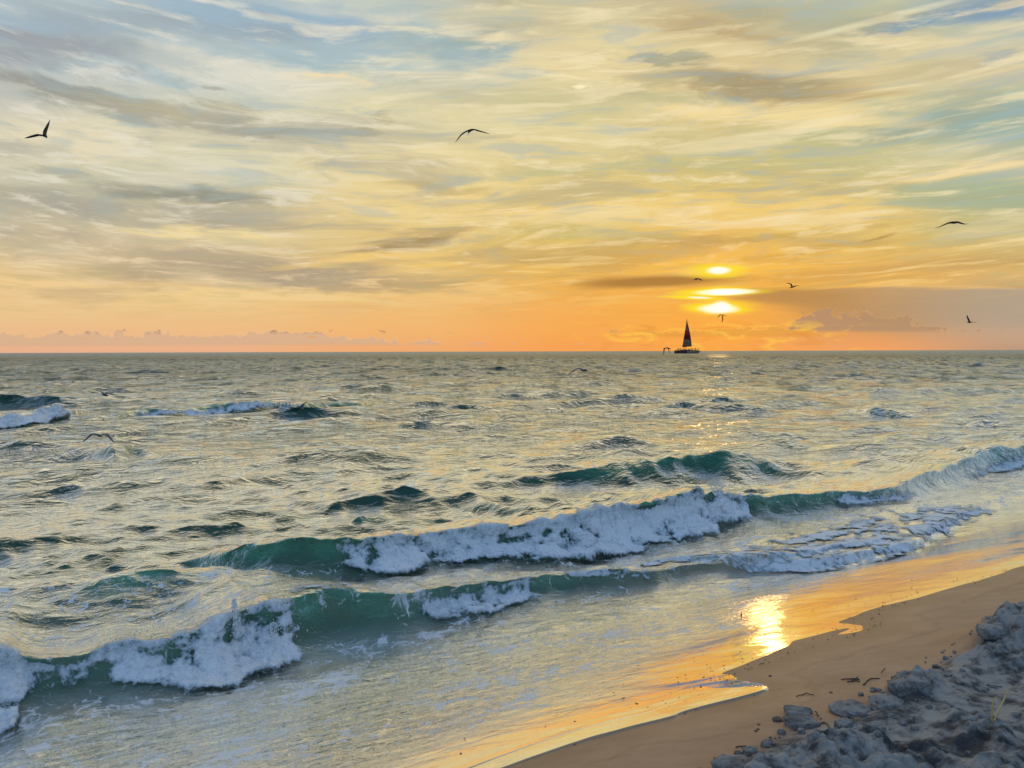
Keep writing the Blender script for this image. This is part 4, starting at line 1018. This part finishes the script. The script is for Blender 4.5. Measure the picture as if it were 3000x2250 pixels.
def sail(name, left, right, belly, mat, par, yo=0.0):
    """left and right edges as (u, v) lists from the foot to the head"""
    L_ = catmull([(bx(u), 0, bz(v)) for u, v in left], 8); R_ = catmull([(bx(u), 0, bz(v)) for u, v in right], 8)
    n = min(len(L_), len(R_)); m = 9; vs = []
    for i in range(n):
        for j in range(m):
            t = j/(m-1); p = L_[i]*(1-t) + R_[i]*t
            vs.append((p[0], yo + belly*math.sin(math.pi*t)*(1-i/n), p[2]))
    f_ = [[i*m+j, i*m+j+1, (i+1)*m+j+1, (i+1)*m+j] for i in range(n-1) for j in range(m-1)]
    o = mesh_obj(name, vs, f_, mat, parent=par)
    md = o.modifiers.new('cloth', 'SOLIDIFY'); md.thickness = .05
    return o
ms = sail('mainsail', [(1998.5,1017.6),(2003.5,988),(2008,960),(2011.4,936)], [(2023,1016.4),(2020.5,988),(2016,960),(2011.8,936)], -.9, SAILM, boat, -.35)
sail('jib', [(2016,1016),(2014,992),(2012.6,965),(2011.9,942)], [(2027,1016.6),(2024,990),(2018.4,963),(2012.3,941)], -.5, plain('jib_cloth', (.22, .075, .045), .9, .15, .3), boat, .25)
# the dark lettering low on the sail is only a smudge at this distance
lm = mesh_obj('lettering', [(bx(2005.5+i*1.35+dx_), -1.42, bz(1008.6-dz_)) for i in range(10) for dx_, dz_ in ((0,0),(.95,0),(.95,1.5+.5*(i % 3 == 0)),(0,1.5+.4*(i % 2)))], [[i*4, i*4+1, i*4+2, i*4+3] for i in range(10)], plain('dark_ink', (.06, .03, .03), .8, .1, 1), smooth=False, parent=ms)
lm.modifiers.new('cloth', 'SOLIDIFY').thickness = .02

# passengers: one figure grown from a skeleton, shared by all of them
def person_mesh():
    J = {'pelvis':(0,0,.92,.15),'chest':(0,0,1.30,.17),'neck':(0,0,1.50,.07),'head':(0,.01,1.62,.10),'crown':(0,.01,1.74,.075),
         'shl':(.19,0,1.42,.075),'ell':(.24,.03,1.14,.05),'hal':(.22,-.10,.93,.04),'shr':(-.19,0,1.42,.075),'elr':(-.24,.03,1.14,.05),'har':(-.22,-.08,.93,.04),
         'hil':(.10,0,.86,.10),'knl':(.11,-.02,.48,.07),'anl':(.11,.02,.08,.05),'tol':(.12,-.14,.04,.04),'hir':(-.10,0,.86,.10),'knr':(-.11,-.02,.48,.07),'anr':(-.11,.02,.08,.05),'tor':(-.12,-.14,.04,.04)}
    E_ = [('pelvis','chest'),('chest','neck'),('neck','head'),('head','crown'),('chest','shl'),('shl','ell'),('ell','hal'),('chest','shr'),('shr','elr'),('elr','har'),
          ('pelvis','hil'),('hil','knl'),('knl','anl'),('anl','tol'),('pelvis','hir'),('hir','knr'),('knr','anr'),('anr','tor')]
    ks = list(J); me = bpy.data.meshes.new('person'); me.from_pydata([J[k_][:3] for k_ in ks], [(ks.index(a), ks.index(b_)) for a, b_ in E_], [])
    o = bpy.data.objects.new('person_form', me); COL.objects.link(o)
    o.modifiers.new('skin', 'SKIN'); o.modifiers.new('sub', 'SUBSURF').levels = 1
    for i, k_ in enumerate(ks): me.skin_vertices[0].data[i].radius = (J[k_][3], J[k_][3]); me.skin_vertices[0].data[i].use_root = (k_ == 'pelvis')
    bpy.context.view_layer.update()
    r_ = bpy.data.meshes.new_from_object(o.evaluated_get(bpy.context.evaluated_depsgraph_get()))
    bpy.data.objects.remove(o); r_.name = 'person'; r_.materials.clear(); r_.materials.append(plain('dark_clothes', (.040, .018, .016), .8, .3, 2))
    return r_
PM = person_mesh()
rp_ = random.Random(3)
for i, u in enumerate([1981.5,1983.5,1985.5,1986.8,1989.5,1991,1993.2,1998.5,1999.6,2003,2005,2008,2013.5,2015.2,2018.7,2019.8,2023.5,2025.4,2027,2030.6,2031.8,2034.6,2036,2042,2043.6]):
    o = bpy.data.objects.new('person', PM); COL.objects.link(o)
    sc_ = rp_.uniform(.98, 1.16)
    o.location = (bo[0] + bx(u), bo[1] + rp_.choice([-4.0, -3.6, -3.1]), bo[2] + (DECK if u < 2043 else DECK - .02)); o.scale = (sc_, sc_, sc_); o.rotation_euler = (0, 0, rp_.uniform(0, 6.28))
    tag(o, 'dark silhouetted passenger standing on the deck of the catamaran', 'person', 'passengers on the catamaran')
